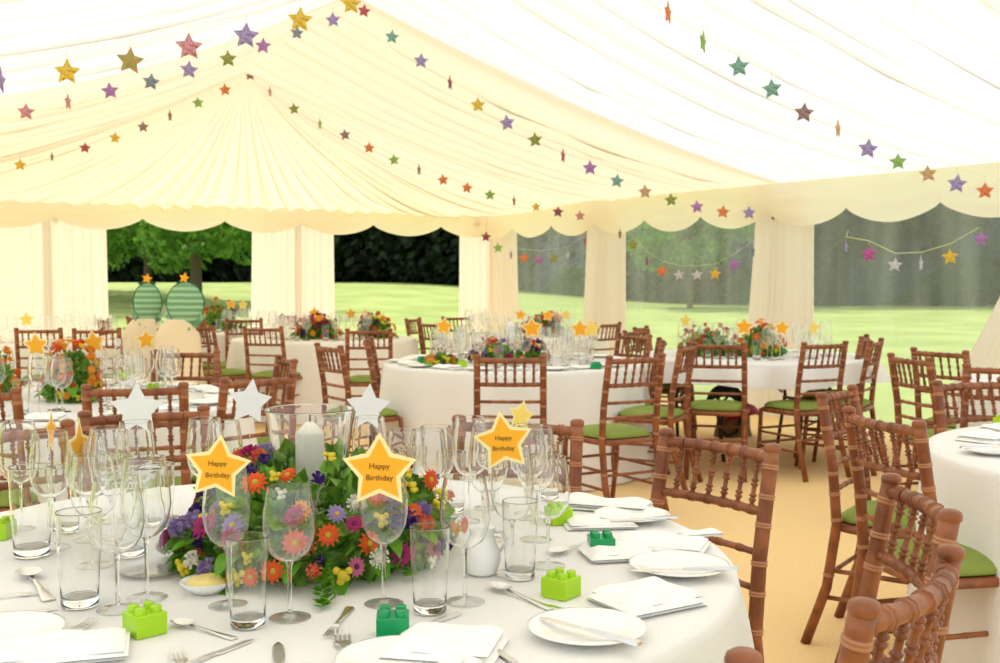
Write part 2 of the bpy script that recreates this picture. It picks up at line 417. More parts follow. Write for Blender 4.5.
def chair_meshes():
    W = [M['wood'], M['wood_worn']]; me = {}
    for sx in (-1, 1):
        X = .183
        mb = rod([(sx * .19, -.045, 0), (sx * .186, .03, .22), (sx * .184, .062, .45), (sx * X, .045, .65), (sx * .181, .0, .905)], .0185, (.30, .52, .62, .70, .80, .875, .955), 12)
        mb.lathe([(.0185, .0), (.0208, .003), (.0212, .010), (.0195, .016), (.013, .020), (.0, .0215)], (sx * .181, -.001, .900), 12)
        me['post', sx] = mb.mesh('back_post', W)
        mb = rod([(sx * .175, .46, 0), (sx * .182, .43, .25), (sx * .185, .415, .44)], .0145, (.45, .72), 10); me['leg', sx] = mb.mesh('front_leg', W)
    WW = [M['wood'], M['wood']]
    def rail(z, r, bow, rings, y0, xw=.181):
        pts = []
        for i in range(13):
            t = i / 12; x = -xw + 2 * xw * t; pts.append((x, y0 - bow * (1 - (2 * t - 1) ** 2), z))
        return rod(pts, r, rings, 8, 1.2, .010)
    rr = [i / 7 for i in range(1, 7)]
    me['top_rail'] = rail(.885, .0148, .030, rr, .004).mesh('top_rail', WW)
    me['mid_rail'] = rail(.752, .0118, .024, rr, .026).mesh('middle_rail', WW)
    me['low1'] = rail(.655, .0090, .018, (.2, .4, .6, .8), .044).mesh('lower_rail', WW)
    me['low2'] = rail(.570, .0090, .012, (.2, .4, .6, .8), .054).mesh('lower_rail', WW)
    for i in range(6):
        t = (i + 1) / 7; x = -.181 + .362 * t; k = 1 - (2 * t - 1) ** 2
        me['sp', i] = rod([(x, .026 - .024 * k, .756), (x, .004 - .030 * k, .880)], .0062, (.2, .5, .8), 6, 1.6, .010).mesh('spindle', WW)
    # seat frame: rounded trapezoid ring with cushion on top
    def outline(e, n=40):
        o = []
        for k in range(n):
            a = 2 * pi * k / n; c, s = cos(a), sin(a)
            x = math.copysign(abs(c) ** .45, c); y = math.copysign(abs(s) ** .45, s)
            hx = .205 + .012 * y + e; o.append((x * hx, .235 + y * (.205 + e)))
        return o
    def slab(prof):
        mb = MB(); vs_ = []; n = 40
        for e, z in prof:
            vs_ += [(x, y, z) for x, y in outline(e, n)]
        m = len(prof)
        fs = [(i * n + k, i * n + (k + 1) % n, (i + 1) * n + (k + 1) % n, (i + 1) * n + k) for i in range(m - 1) for k in range(n)]
        fs += [tuple(range(n))[::-1], tuple(range((m - 1) * n, m * n))]
        return mb.add(vs_, fs)
    me['seat'] = slab([(-.012, .420), (.0, .424), (.004, .435), (.0, .448), (-.012, .452)]).mesh('seat', W)
    cu = slab([(-.022, .452), (-.014, .458), (-.016, .472), (-.035, .486), (-.08, .496), (-.14, .5)])
    cu.mi = [1 if i < 40 else 0 for i in range(len(cu.f))]
    me['cushion'] = cu.mesh('cushion', [M['cushion'], M['cushion_side']])
    mbs = []
    for z in (.20, .30):
        mbs.append(rod([(-.178, .437, z), (.178, .437, z)], .0085, (.25, .5, .75), 6))
        for sx in (-1, 1): mbs.append(rod([(sx * .183, .03, z - .02), (sx * .181, .44, z - .02)], .0085, (.33, .66), 6))
    mbs.append(rod([(-.182, .03, .26), (.182, .03, .26)], .0085, (.33, .66), 6))
    me['st'] = [m.mesh('stretcher', WW) for m in mbs]
    return me
CM = chair_meshes()
def build_chair():
    r = empty('chiavari_chair', (0, 0, 0))
    for sx in (-1, 1): part('back_post', CM['post', sx], r); part('front_leg', CM['leg', sx], r)
    part('top_rail', CM['top_rail'], r); part('middle_rail', CM['mid_rail'], r); part('lower_rail', CM['low1'], r); part('lower_rail', CM['low2'], r)
    for i in range(6): part('spindle', CM['sp', i], r)
    for m in CM['st']: part('stretcher', m, r)
    s = part('seat', CM['seat'], r); part('cushion', CM['cushion'], s, 'olive green seat cushion')
    return r
proto = build_chair(); used = [False]
T = dict(T1=(-.4365, 2.28, .915), T2=(.09, 7.75, .915), T3=(-2.13, 5.21, .915), T4=(-1.75, 11.0, .915), T5=(-3.3, 12.7, .915), T6=(1.95, 8.45, .915), T8=(.21, 11.6, .915), T9=(2.36, 3.55, .915), T10=(3.6, 6.2, .915), T11=(-4.3, 10.6, .915))
def chair(x, y, face, label, group, ang=None):
    if isinstance(face, str): tx, ty = T[face][:2]; a = atan2(ty - y, tx - x)
    else: a = atan2(face[1], face[0])
    rz = a - pi / 2
    global proto
    if not used[0]: o = proto; used[0] = True; o.location = (x, y, 0); o.rotation_euler = (0, 0, rz)
    else: o = dup(proto, (x, y, 0), rz)
    tag(o, label, 'chair', group)
    return o
g1 = 'brown bamboo-style chairs round the front table'
chair(.56, 2.83, (-.80, -.60), 'bamboo-style chair standing free at the right of the front table, against bare carpet', g1)
chair(.80, 2.09, (-1, .07), 'brown bamboo-style chair seen edge-on, just behind the nearest chair at the lower right', g1)
chair(.57, 1.51, (-.78, .62), 'nearest brown bamboo-style chair with its rounded post top largest at the lower right', g1)
chair(.10, 1.10, (-.42, .90), 'chair of which only one post knob shows below the front table edge', g1)
chair(-1.12, 3.46, (.45, -.9), 'bamboo-style chair behind the front table, its post beside the left end of the flowers', g1)
chair(-1.37, 3.03, (.75, -.66), 'bamboo-style chair behind the front table, cut by the left picture edge', g1)
chair(.05, 3.22, (-.3, -1), 'bamboo-style chair behind the front table, its post right of the pale star', g1)
g2 = 'brown bamboo-style chairs round the middle table'
chair(.055, 6.0, (.02, 1), 'bamboo-style chair with its back to us in front of the middle table cloth', g2)
chair(.745, 6.0, (-.50, .86), 'bamboo-style chair with green cushion at the right front of the middle table', g2)
chair(1.12, 7.66, 'T2', 'bamboo-style chair at the right side of the middle table, partly behind the cushioned one', g2)
chair(1.02, 8.35, 'T2', 'bamboo-style chair behind the right end of the middle table', g2)
chair(-.92, 7.72, 'T2', 'bamboo-style chair at the left rear of the middle table, in front of another chair', g2)
chair(-1.09, 6.99, 'T2', 'bamboo-style chair seen edge-on at the left of the middle table', g2)
g6 = 'brown bamboo-style chairs round the right rear table'
chair(2.16, 7.30, (-.45, .9), 'green-cushioned bamboo-style chair pulled out in front of the right rear table', g6)
chair(1.43, 7.26, (.25, .97), 'green-cushioned bamboo-style chair at the right rear table, beside the maroon bag', g6)
chair(1.20, 7.02, (-.90, .40), 'bamboo-style chair seen edge-on between the middle and the right rear table', g2)
chair(2.60, 7.60, (-.85, .5), 'bamboo-style chair at the right end of the right rear table, nearer of two', g6)
chair(2.70, 8.15, (-.9, .4), 'bamboo-style chair at the right end of the right rear table, farther of two', g6)
chair(1.13, 9.1, 'T6', 'bamboo-style chair behind the left end of the right rear table', g6)
chair(1.25, 9.75, (.9, -.4), 'bamboo-style chair turned sideways under the curtain between narrow and middle window', g6)
g8 = 'brown bamboo-style chairs round the far corner table'
chair(1.04, 10.67, 'T8', 'bamboo-style chair at the right of the far corner table below the curtain', g8)
chair(-.95, 12.0, 'T8', 'bamboo-style chair at the left of the far corner table, farther of two', g8)
chair(-.68, 10.75, 'T8', 'bamboo-style chair at the left of the far corner table, nearer of two', g8)
chair(-.50, 12.6, 'T8', 'bamboo-style chair behind the far corner table, below the corner curtain', g8)
g4 = 'brown bamboo-style chairs round the left rear tables'
chair(-1.11, 9.3, (-.1, 1), 'bamboo-style chair with its back to us between left rear and middle tables', g4)
chair(-2.11, 9.78, 'T4', 'bamboo-style chair in front of the left rear table cloth, back to us', g4)
chair(-2.76, 11.85, (.3, -1), 'bamboo-style chair between the two left rear tables', g4)
chair(-2.55, 13.3, 'T5', 'bamboo-style chair under the curtain between the open lawn views', g4)
chair(-2.72, 10.05, 'T4', 'bamboo-style chair seen edge-on right of the larger striped oval', g4)
chair(-3.05, 11.1, 'T4', 'bamboo-style chair tucked behind the edge-on chair near the larger striped oval', g4)
chair(-4.25, 12.75, 'T5', 'bamboo-style chair behind the smaller striped oval', g4)
g11 = 'brown bamboo-style chairs round the farthest left table'
chair(-3.97, 9.45, (-.15, 1), 'bamboo-style chair behind the left table, under the far left curtain', g11)
chair(-3.45, 9.4, (-.3, 1), 'bamboo-style chair behind the gold star right of the left table flowers', g11)
chair(-4.25, 11.78, (.98, .1), 'bamboo-style chair seen edge-on beside the curtain edge at the far left', g11)
g3 = 'brown bamboo-style chairs round the left table'
chair(-1.83, 6.4, (-.05, -1), 'bamboo-style chair on the far side of the left table below the larger striped oval', g3)
chair(-1.03, 4.70, (-.75, .62), 'bamboo-style chair at the right side of the left table, nearest', g3)
chair(-1.13, 5.80, (-.8, -.35), 'bamboo-style chair at the right rear of the left table', g3)
chair(-1.43, 4.30, (-.25, 1), 'bamboo-style chair in front of the left table, behind the white star back', g3)
chair(-2.0, 4.12, (.0, 1), 'bamboo-style chair in front of the left table, cut by the left picture edge', g3)
g9 = 'brown bamboo-style chairs round the right tables'
chair(1.16, 3.32, (.97, .25), 'bamboo-style chair with large green cushion facing the right table, spindles in front of it', g9)
chair(1.26, 4.09, (.82, -.57), 'bamboo-style chair at the left rear of the right table, legs on bare carpet', g9)
chair(1.93, 4.50, 'T9', 'bamboo-style chair behind the right table, its post before the right picture edge', g9)
chair(2.45, 5.3, (.3, .95), 'bamboo-style chair at the right picture edge behind the other tables', g9)
chair(2.22, 5.95, (.95, .2), 'bamboo-style chair seen edge-on against the lawn at the right', g9)
chair(2.60, 6.50, (.85, .5), 'bamboo-style chair with its back to us against the lawn at the right', g9)

# two chairs in cream covers with striped green ovals on top
def covered(x, y, rz, lab):
    mb = MB()
    def fn(u, v):
        a = 2 * pi * u; z = .98 * (1 - v)
        wx = .20 + .03 * v; wy = .05 + (.20 * min(1, max(0, (v - .48) * 6)))
        k = 1 - max(0, (z - .80) / .18) ** 2 * .55 if z > .8 else 1
        yo = .0 + (.15 * min(1, max(0, (v - .48) * 6)))
        f = 1 + .03 * sin(a * 9) * v
        return (cos(a) * wx * k * f, yo + sin(a) * wy * f, z)
    mb.grid(fn, 48, 20); n0 = len(mb.v); mb.add([fn(i / 24, 0) for i in range(24)], [tuple(range(24))])
    o = obj('covered_chair', None, None, (x, y, 0), rz); tag(o, lab, 'chair', 'chairs in cream covers')
    part('chair_cover', mb.mesh('chair_cover', M['cover']), o)
    for sx in (-1, 1):
        l = MB(); l.tube([(sx * .17, .0, 0), (sx * .17, 0, .9)], .014, 8); part('back_post', l.mesh('post', M['wood']), o)
    return o
covered(-3.22, 9.95, .1, 'chair in a rounded cream cover under the smaller striped oval')
covered(-2.86, 9.75, .0, 'chair in a rounded cream cover under the larger striped oval')

def star_mesh(name, mt, R_=1.0, r_=.46, th=.1, puff=0.0, n=5, edge=None):
    """five-pointed star in the XZ plane, thickness along Y; puff raises the middle of both faces"""
    mb = MB(); o = []
    for i in range(2 * n):
        a = pi / 2 + pi * i / n; q = R_ if i % 2 == 0 else r_; o.append((q * cos(a), q * sin(a)))
    m = 2 * n
    f = [(x, -th, z) for x, z in o]; b = [(x, th, z) for x, z in o]
    mb.add(f + b + [(0, -th - puff, 0), (0, th + puff, 0)],
           [(i, (i + 1) % m, 2 * m) for i in range(m)] + [(m + (i + 1) % m, m + i, 2 * m + 1) for i in range(m)] + [((i + 1) % m, i, m + i, m + (i + 1) % m) for i in range(m)])
    return mb.mesh(name, mt, False)

def striped_oval(p, w_, h_, rz, lab):
    t = empty('striped_oval', (p.x, p.y, p.z - h_ / 2), rz); tag(t, lab, 'decoration', 'green striped ovals with stars on top')
    mb = MB(); mb.lathe([(max(.001, sin(pi * i / 18)), -cos(pi * i / 18)) for i in range(19)], n=32)
    part('oval_body', mb.mesh('oval_body', M['greenstripe']), t, loc=(0, 0, h_ / 2), sc=(w_ / 2, .05, h_ / 2))
    mb = MB(); mb.tube([(w_ / 2 * 1.02 * cos(a), 0, h_ / 2 + h_ / 2 * 1.02 * sin(a)) for a in [2 * pi * i / 40 for i in range(41)]], .006, 6)
    part('dark_rim', mb.mesh('rim', M['greendark']), t)
    mb = MB()
    def fr(u, v):
        a = -pi * .85 + pi * .7 * u; rr = 1 + .24 * v
        return (w_ / 2 * rr * cos(a), .03 * sin(40 * u) * v - .02, h_ / 2 + h_ / 2 * rr * sin(a))
    mb.grid(fr, 60, 4); part('ruffle', mb.mesh('ruffle', M['greenstripe']), t)
    st = part('star', star_mesh('star', M['gold'], .05, .024, .006, .006), t, 'gold star', loc=(0, -.02, h_ + .04), rot=(0, .2, 0))
    for s in (-1, 1):
        mb = MB(); mb.add([(0, 0, 0), (s * .04, -.01, .022), (s * .085, 0, -.005), (s * .04, .01, -.02)], [(0, 1, 2), (0, 2, 3), (0, 3, 1)])
        part('leaf', mb.mesh('leaf', M['greendark']), t, loc=(0, 0, h_))
    return t
striped_oval(at_d(147.5, 303, 9.95), .24, .36, .25, 'smaller green striped oval with a gold star on top')
striped_oval(at_d(185.5, 304, 9.75), .34, .38, -.1, 'larger round green striped oval with a gold star on top')

# ------------------------------------------------------------------ tables and cloths
TZ = .75
def table(key, label_c, label_t=None, drop=TZ - .01, fold=16, seed=0):
    x, y, r = T[key]
    mb = MB(); rnd = random.Random(seed); nf = fold; ph = [rnd.uniform(0, 6) for _ in range(3)]
    prof = [(0, 0), (.3, 0), (.6, 0), (.8, 0), (.88, 0), (.905, -.002), (.915, -.009), (.919, -.025)] 
    n = 192
    rings = [(q, z, 0) for q, z in prof] + [(.922 + .06 * (t / 14) ** .8, -.03 - (drop - .03) * t / 14, t / 14) for t in range(1, 15)]
    vs_ = []
    for q, z, w_ in rings:
        for k in range(n):
            a = 2 * pi * k / n
            wave = sin(a * nf + ph[0] + 1.2 * sin(a * 3 + ph[1])) * .6 + .4 * sin(a * (nf * 1.7 // 1) + ph[2])
            rr = q + w_ ** .8 * .05 * wave
            zz = z + (.012 * sin(a * 5) if w_ == 1 and drop < .6 else 0)
            vs_.append((rr * cos(a), rr * sin(a), zz))
    m = len(rings)
    mb.add(vs_, [(i * n + k, i * n + (k + 1) % n, (i + 1) * n + (k + 1) % n, (i + 1) * n + k)[::-1] for i in range(m - 1) for k in range(n)])
    c = tag(obj('tablecloth', mb.mesh('tablecloth', M['cloth']), None, (x, y, TZ)), label_c, 'tablecloth', 'white cloths on the round tables')
    if label_t:
        t = empty('folding_table', (x, y, 0), .35); tag(t, label_t, 'table', 'round folding tables')
        mb = MB(); mb.lathe([(0, -.03), (.90, -.03), (.905, -.015), (.90, -.002), (0, -.002)], n=64); part('tabletop', mb.mesh('tabletop', M['board']), t, loc=(0, 0, TZ - .003))
        for sx in (-1, 1):
            for sy in (-1, 1):
                mb = MB(); mb.tube([(sx * .45, sy * .30, .71), (sx * .50, sy * .30, .40), (sx * .46, sy * .34, 0)], .014, 8); part('leg', mb.mesh('leg', M['darkmetal']), t)
                mb = MB(); mb.tube([(sx * .15, sy * .30, .70), (sx * .47, sy * .30, .42)], .010, 6); part('brace', mb.mesh('brace', M['darkmetal']), t)
            mb = MB(); mb.tube([(sx * .49, -.31, .38), (sx * .49, .31, .38)], .012, 8); part('crossbar', mb.mesh('crossbar', M['darkmetal']), t)
        for sy in (-1, 1):
            mb = MB(); mb.box((0, sy * .30, .66), (.60, .012, .016)); part('rail', mb.mesh('rail', M['darkmetal'], False), t)
    return c
table('T1', 'white floor-length cloth on the large front table', None, fold=15, seed=2)
table('T2', 'white floor-length cloth on the middle table, hanging in broad folds', None, fold=11, seed=4)
table('T3', 'white cloth on the left table behind the front one', None, fold=14, seed=5)
table('T4', 'white cloth on the left rear table with rust-coloured flowers, near the lawn', None, fold=12, seed=6)
table('T5', 'white cloth on the small-looking far table right of the striped ovals', None, fold=12, seed=7)
table('T6', 'short white cloth on the right rear table, showing the folding legs', 'round folding table with dark metal legs showing beneath the short cloth', drop=.16, fold=10, seed=8)
table('T8', 'white cloth on the far corner table behind the middle table', None, fold=12, seed=9)
table('T9', 'white cloth on the table cut by the right picture edge', None, fold=10, seed=10)
table('T10', 'white cloth on the table beyond the right one, beside the lawn window', None, fold=12, seed=11)
table('T11', 'white cloth on the farthest left table under the curtains', None, fold=12, seed=12)

# ------------------------------------------------------------------ tableware
GL, GF = M['glass'], M['glass_foot']
def shell(out, th):
    """closed glass wall: outer profile (base to rim) and the inner one th inside it"""
    n = len(out); inn = []
    for i, (r, z) in enumerate(out):
        a, b = out[max(i - 1, 0)], out[min(i + 1, n - 1)]
        tx, tz_ = b[0] - a[0], b[1] - a[1]; l = hypot(tx, tz_) or 1
        inn.append((max(.0003, r - tz_ / l * th), z + tx / l * th))
    return out + [(out[-1][0] - th * .5, out[-1][1] + th * .4)] + inn[::-1]
def wine_parts(h=.225, rb=.0455, gl=None, solid=False):
    b = MB(); k = h / .225; gb, gf = (M['solid'], M['solid']) if solid else (GL, GF)
    out = [(.0005, .0965), (.008, .0975), (.018, .101), (.030, .111), (.038, .127), (.042, .150), (.0405, .178), (.0365, .205), (.0342, .2225), (.0340, .2240), (.0339, .2245)]
    bowl = shell([(q * rb / .042, z * k) for q, z in out], .0011) if solid else [(q * rb / .042, z * k) for q, z in out]
    b.lathe(bowl, n=32)
    s = MB(); f = MB()
    s.lathe([(0, .0085 * k), (.0045, .0086 * k), (.0038, .012 * k), (.0036, .03 * k), (.0034, .080 * k), (.0048, .092 * k), (.0080, .0972 * k), (0, .0972 * k)], n=14)
    if not solid:
        s.lathe([(.0335 + .0009 * cos(a), .2245 * k + .0009 * sin(a)) for a in [2 * pi * i / 6 for i in range(7)]], n=28)
    f.lathe([(0, .0005), (.033, .0005), (.0350, .0007), (.0356, .0012), (.0352, .0018), (.033, .0022), (.018, .0036), (.010, .0052), (.0050, .0080), (.0042, .0085), (0, .0085)], n=32)
    return b.mesh('bowl', gb), s.mesh('stem', gf), f.mesh('foot', GF)
WPJ = wine_parts(solid=True); WTJ = wine_parts(.25, .0435, solid=True); WP = wine_parts(solid=True); WT = wine_parts(.25, .0435, solid=True)
def glass_proto(name, parts):
    r = empty(name, (0, 0, -50))
    for n_, me in zip(('bowl', 'stem', 'foot'), parts): part(n_, me, r)
    return r
def hi_parts(solid=False):
    b = MB(); f = MB()
    if solid:
        b.lathe([(.0285, .0135), (.0286, .015), (.0297, .04), (.0330, .10), (.0344, .1475), (.0345, .149), (.0341, .1502), (.0336, .149), (.0335, .1475), (.0321, .10), (.0288, .04), (.0278, .020), (.0268, .017), (.024, .0155), (0, .0152)], n=40)
        f.lathe([(0, .0005), (.024, .0005), (.026, .0008), (.0276, .0025), (.0283, .006), (.0285, .0130), (0, .0130)], n=40)
        return b.mesh('glass_wall', M['solid']), f.mesh('glass_base', M['solid'])
    b.lathe([(.0285, .004), (.031, .03), (.0335, .10), (.0345, .149), (.0338, .150), (.0328, .147), (.0318, .10), (.0295, .03), (.027, .018)], n=28)
    f.lathe([(.0342 + .001 * cos(a), .1495 + .001 * sin(a)) for a in [2 * pi * i / 6 for i in range(7)]], n=28); f.lathe([(0, .0005), (.026, .0005), (.0285, .004), (.0290, .012), (.027, .018), (0, .0165)], n=28)
    return b.mesh('glass_wall', GL), f.mesh('glass_base', GF)
HPJ = hi_parts(True); HP = hi_parts(True)
def joined(parts, name):
    me = bpy.data.meshes.new(name); v = []; f = []; mi = []
    for i, p in enumerate(parts):
        b = len(v); v += [tuple(x.co) for x in p.vertices]; f += [tuple(b + k for k in q.vertices) for q in p.polygons]; mi += [0 if i == 0 else 1] * len(p.polygons)
    me.from_pydata(v, [], f); me.materials.append(M['solid']); me.materials.append(M['solid']); me.polygons.foreach_set('material_index', mi); me.shade_smooth(); return me
WJ, WJT, HJ = joined(WPJ, 'wine_glass'), joined(WTJ, 'wine_glass'), joined(HPJ, 'highball_glass')

def wine(p, label, group, tall=False, full=True, sc=1.0):
    if full:
        t = empty('wine_glass', p, random.uniform(0, 6)); t.scale = (sc,) * 3
        for n_, me in zip(('bowl', 'stem', 'foot'), WT if tall else WP): part(n_, me, t)
    else: t = obj('wine_glass', WJT if tall else WJ, None, p, 0, sc)
    return tag(t, label, 'glass', group)
def highball(p, label, group, full=True, sc=1.0):
    if full:
        t = empty('highball_glass', p); t.scale = (sc,) * 3
        part('glass_wall', HP[0], t); part('glass_base', HP[1], t)
    else: t = obj('highball_glass', HJ, None, p, 0, sc)
    return tag(t, label, 'glass', group)
# plate
mb = MB(); mb.lathe([(0, .004), (.055, .004), (.062, .008), (.092, .015), (.0955, .0165), (.0955, .0185), (.090, .0185), (.062, .012), (.052, .0075), (0, .0075)][::-1], n=56)
PLM = mb.mesh('plate', M['china'])
mb = MB(); mb.lathe([(0, .0), (.05, .0), (.053, .001), (.053, .003), (0, .003)], n=20)
def plate(p, label, group=None, sc=1): return tag(obj('side_plate', PLM, None, p, 0, sc), label, 'plate', group)
# cutlery: along +X, origin at the middle
def strip(pts, mi=0):   # (x, halfwidth, z, thick)
    mb = MB(); v = []
    for x, w_, z, t in pts: v += [(x, -w_, z), (x, w_, z), (x, w_ * .8, z + t), (x, -w_ * .8, z + t)]
    m = len(pts); f = [(i * 4 + k, i * 4 + (k + 1) % 4, (i + 1) * 4 + (k + 1) % 4, (i + 1) * 4 + k) for i in range(m - 1) for k in range(4)]
    f += [(3, 2, 1, 0), tuple(range((m - 1) * 4, m * 4))]; return mb.add(v, f)
HND = [(-.10, .0085, .0006, .003), (-.095, .011, .0006, .003), (-.07, .0095, .001, .003), (-.03, .005, .003, .003), (.01, .0035, .006, .003)]
fk = strip(HND + [(.03, .005, .006, .0025), (.042, .011, .004, .0022), (.055, .0125, .003, .002)])
for k in range(4):
    y = -.0095 + .0063 * k; s2 = strip([(.053, .0018, .003, .002), (.080, .0016, .0035, .0018), (.100, .0010, .007, .0012)]); s2.v = [(a, b + y, c) for a, b, c in s2.v]; fk.add(s2.v, s2.f)
FORK = fk.mesh('fork', M['steel'], False)
KNIFE = strip([(-.11, .0075, .001, .006), (-.10, .009, .001, .006), (-.03, .007, .001, .006), (.0, .005, .001, .005), (.005, .009, .001, .0022), (.05, .0105, .001, .002), (.09, .0095, .001, .002), (.11, .003, .001, .001)]).mesh('knife', M['steel'], False)
sp = strip(HND + [(.035, .0045, .007, .0025)]); 
def spn(u, v):
    a = 2 * pi * u; r_ = v; return (.062 + .032 * cos(a) * r_, .0205 * sin(a) * r_, .003 + .009 * (r_ ** 2))
sp.grid(spn, 24, 6)
SPOON = sp.mesh('spoon', M['steel'])
def cutlery(kind, p, ang, label, group=None, sc=1.0, tilt=0):
    me = dict(fork=FORK, knife=KNIFE, spoon=SPOON)[kind]
    return tag(obj(kind, me, None, p, 0, sc, rot=(0, tilt, ang)), label, kind, group)
# brick-shaped favour box
def brick_mesh(mt):
    mb = MB(); h = .026
    e = .0012
    v = []
    for z, i in ((0, e), (e, 0), (.036 - e, 0), (.036, e)): v += [(-h + i, -h + i, z), (h - i, -h + i, z), (h - i, h - i, z), (-h + i, h - i, z)]
    f = [(i * 4 + k, i * 4 + (k + 1) % 4, (i + 1) * 4 + (k + 1) % 4, (i + 1) * 4 + k) for i in range(3) for k in range(4)] + [(3, 2, 1, 0), (12, 13, 14, 15)]
    mb.add(v, f)
    return mb.mesh('box_body', mt, False)
BR = {k: brick_mesh(M[k]) for k in ('lime', 'emerald')}
def stud_mesh(mt):
    mb = MB(); mb.lathe([(.0088, 0), (.0088, .009), (.0082, .010), (0, .010)], n=20); return mb.mesh('stud', mt)
SD = {k: stud_mesh(M[k]) for k in ('lime', 'emerald')}
def brick(p, col, rz, label, group=None, full=True):
    t = empty('favour_box', p, rz) 
    bb = part('box_body', BR[col], t)
    for a in (-1, 1):
        for b in (-1, 1): part('stud', SD[col], bb, loc=(a * .013, b * .013, .036))
    return tag(t, label, 'favour box', group)
# napkin folded in layers
def napkin_mesh(w_, d_, seed, rise=.018):
    mb = MB(); rnd = random.Random(seed)
    for l in range(3):
        dx, dy = rnd.uniform(-.006, .006), rnd.uniform(-.006, .006); z0 = .001 + l * rise / 3
        nx, ny = 18, 14
        def top(u, v, z0=z0, dx=dx, dy=dy, l=l):
            e = min(u, 1 - u, v, 1 - v); puffz = rise / 3 * min(1, e * 14) 
            return ((u - .5) * w_ * (1 - .03 * l) + dx, (v - .5) * d_ * (1 - .05 * l) + dy, z0 + puffz + .011 * noise.noise(Vector((u * 3, v * 3, seed + l))) * min(1, e * 8) + .002)
        mb.grid(top, nx, ny)
        def bot(u, v, z0=z0, dx=dx, dy=dy, l=l): return ((u - .5) * w_ * (1 - .03 * l) + dx, (.5 - v) * d_ * (1 - .05 * l) + dy, z0)
        mb.grid(bot, 1, 1)
    return mb.mesh('napkin', M['napkin'])
NK = [napkin_mesh(.20, .125, 1), napkin_mesh(.17, .15, 2, .024), napkin_mesh(.22, .10, 3)]
def napkin(p, ang, label, group=None, k=0, sc=1): return tag(obj('napkin', NK[k], None, p, ang, sc), label, 'napkin', group)

# name star on a stick
def text_mesh(s, size):
    cu = bpy.data.curves.new('lettering', 'FONT'); cu.body = s; cu.size = size; cu.align_x = 'CENTER'; cu.extrude = .0003; cu.resolution_u = 2
    o = bpy.data.objects.new('tmp', cu); C.objects.link(o); bpy.context.view_layer.update()
    me = bpy.data.meshes.new_from_object(o); me.name = 'lettering'; bpy.data.objects.remove(o); me.materials.clear(); me.materials.append(M['ink']); return me
TX = [text_mesh('Happy', .0125), text_mesh('Birthday', .0125)]
SM = {}
for k in ('gold', 'paleyellow', 'whitecard'): SM[k] = star_mesh('star_card', M[k], 1, .53, .03)
SB = star_mesh('star_border', M['palerim'], 1.20, .68, .02)
mb = MB(); mb.tube([(0, 0, -.10), (0, 0, 0)], .0010, 6); STK = mb.mesh('stick', M['whitecard'])
def name_star(p, R_, yaw, roll, col, label, group, text=False, border=True, stick=True):
    t = empty('name_star', (p.x, p.y, p.z), yaw)
    part('star_card', SM[col], t, sc=(R_, .03, R_), rot=(0, roll, 0))
    if border: part('star_border', SB, t, 'pale rim', sc=(R_, .03, R_), rot=(0, roll, 0))
    if stick: part('stick', STK, t, loc=(0, .003, -R_ * .3))
    if text:
        for i, me in enumerate(TX):
            part('lettering', me, t, 'dark printed words', loc=(0, -.0016, (.004 if i == 0 else -.016)), rot=(pi / 2, roll * .3, 0), sc=R_ / .05)
    return tag(t, label, 'star', group)

gw = 'clear glasses of the front table'
def tz(x, y, z=TZ + .001): return at_z(x, y, z)
# front glasses, one by one
wine(tz(290, 618), 'wine glass standing frontmost, touching the highball beside it on the front table', gw, sc=1.0)
highball(tz(248, 626), 'tall straight highball glass in the front row, left of the frontmost wine glass', gw, sc=1.0)
wine(tz(228, 606), 'wine glass below the gold star at the left end of the flowers', gw, True, sc=.97)
wine(tz(384, 604), 'wine glass below the gold star in the middle of the front table', gw, True, sc=.99)
highball(tz(430, 612), 'straight highball glass behind the emerald box, right of the middle gold star glass', gw)
wine(tz(465, 602), 'wine glass next to the white jug, right of the front highball', gw)
wine(tz(548, 566), 'wide wine glass rightmost on the front table, before the carpet', gw, sc=.98)
wine(tz(512, 574), 'wine glass below the gold star nearest the right of the front table', gw, True, sc=.98)
highball(tz(520, 578), 'straight highball glass between the white jug and the rightmost wine glass', gw, sc=1.0)
wine(tz(147, 598), 'wine glass in front of the decanter on the left part of the front table', gw, True, sc=1.02)
highball(tz(80, 606), 'straight highball glass in the front row at the left, above the fork', gw, sc=1.12)
wine(tz(118, 610), 'wine glass between the front left highball and the lime box', gw, sc=1.02)
highball(tz(32, 556), 'wide tumbler at the left edge beside the half-hidden lime box', gw, sc=1.25)
for i, (x, y, k) in enumerate(((52, 548, 'w'), (95, 566, 'w'), (66, 532, 'h'), (88, 540, 'w'), (112, 546, 'w'), (130, 556, 'h'), (20, 530, 'w'), (108, 522, 'w'), (137, 530, 'w'), (160, 528, 'h'), (206, 524, 'w'), (225, 512, 'w'), (248, 508, 'h'))):
    p = tz(x, y)
    if k == 'w': wine(p, 'clear wine glass in the crowd at the left and rear of the front table', 'wine glasses crowded at the left of the front table', i % 2 == 0)
    else: highball(p, 'clear highball glass in the crowd at the left and rear of the front table', 'highballs crowded at the left of the front table')
for i, (x, y, k) in enumerate(((330, 520, 'w'), (405, 526, 'w'), (428, 545, 'w'), (436, 520, 'w'), (412, 506, 'h'), (452, 512, 'h'), (470, 522, 'w'), (490, 508, 'w'), (488, 540, 'w'), (528, 518, 'w'), (550, 500, 'h'), (370, 505, 'w'), (536, 540, 'w'))):
    p = tz(x, y)
    if k == 'w': wine(p, 'clear wine glass behind the right half of the flowers on the front table', 'wine glasses behind the flowers of the front table', i % 2 == 0)
    else: highball(p, 'clear highball glass behind the right half of the flowers on the front table', 'highballs behind the flowers of the front table')
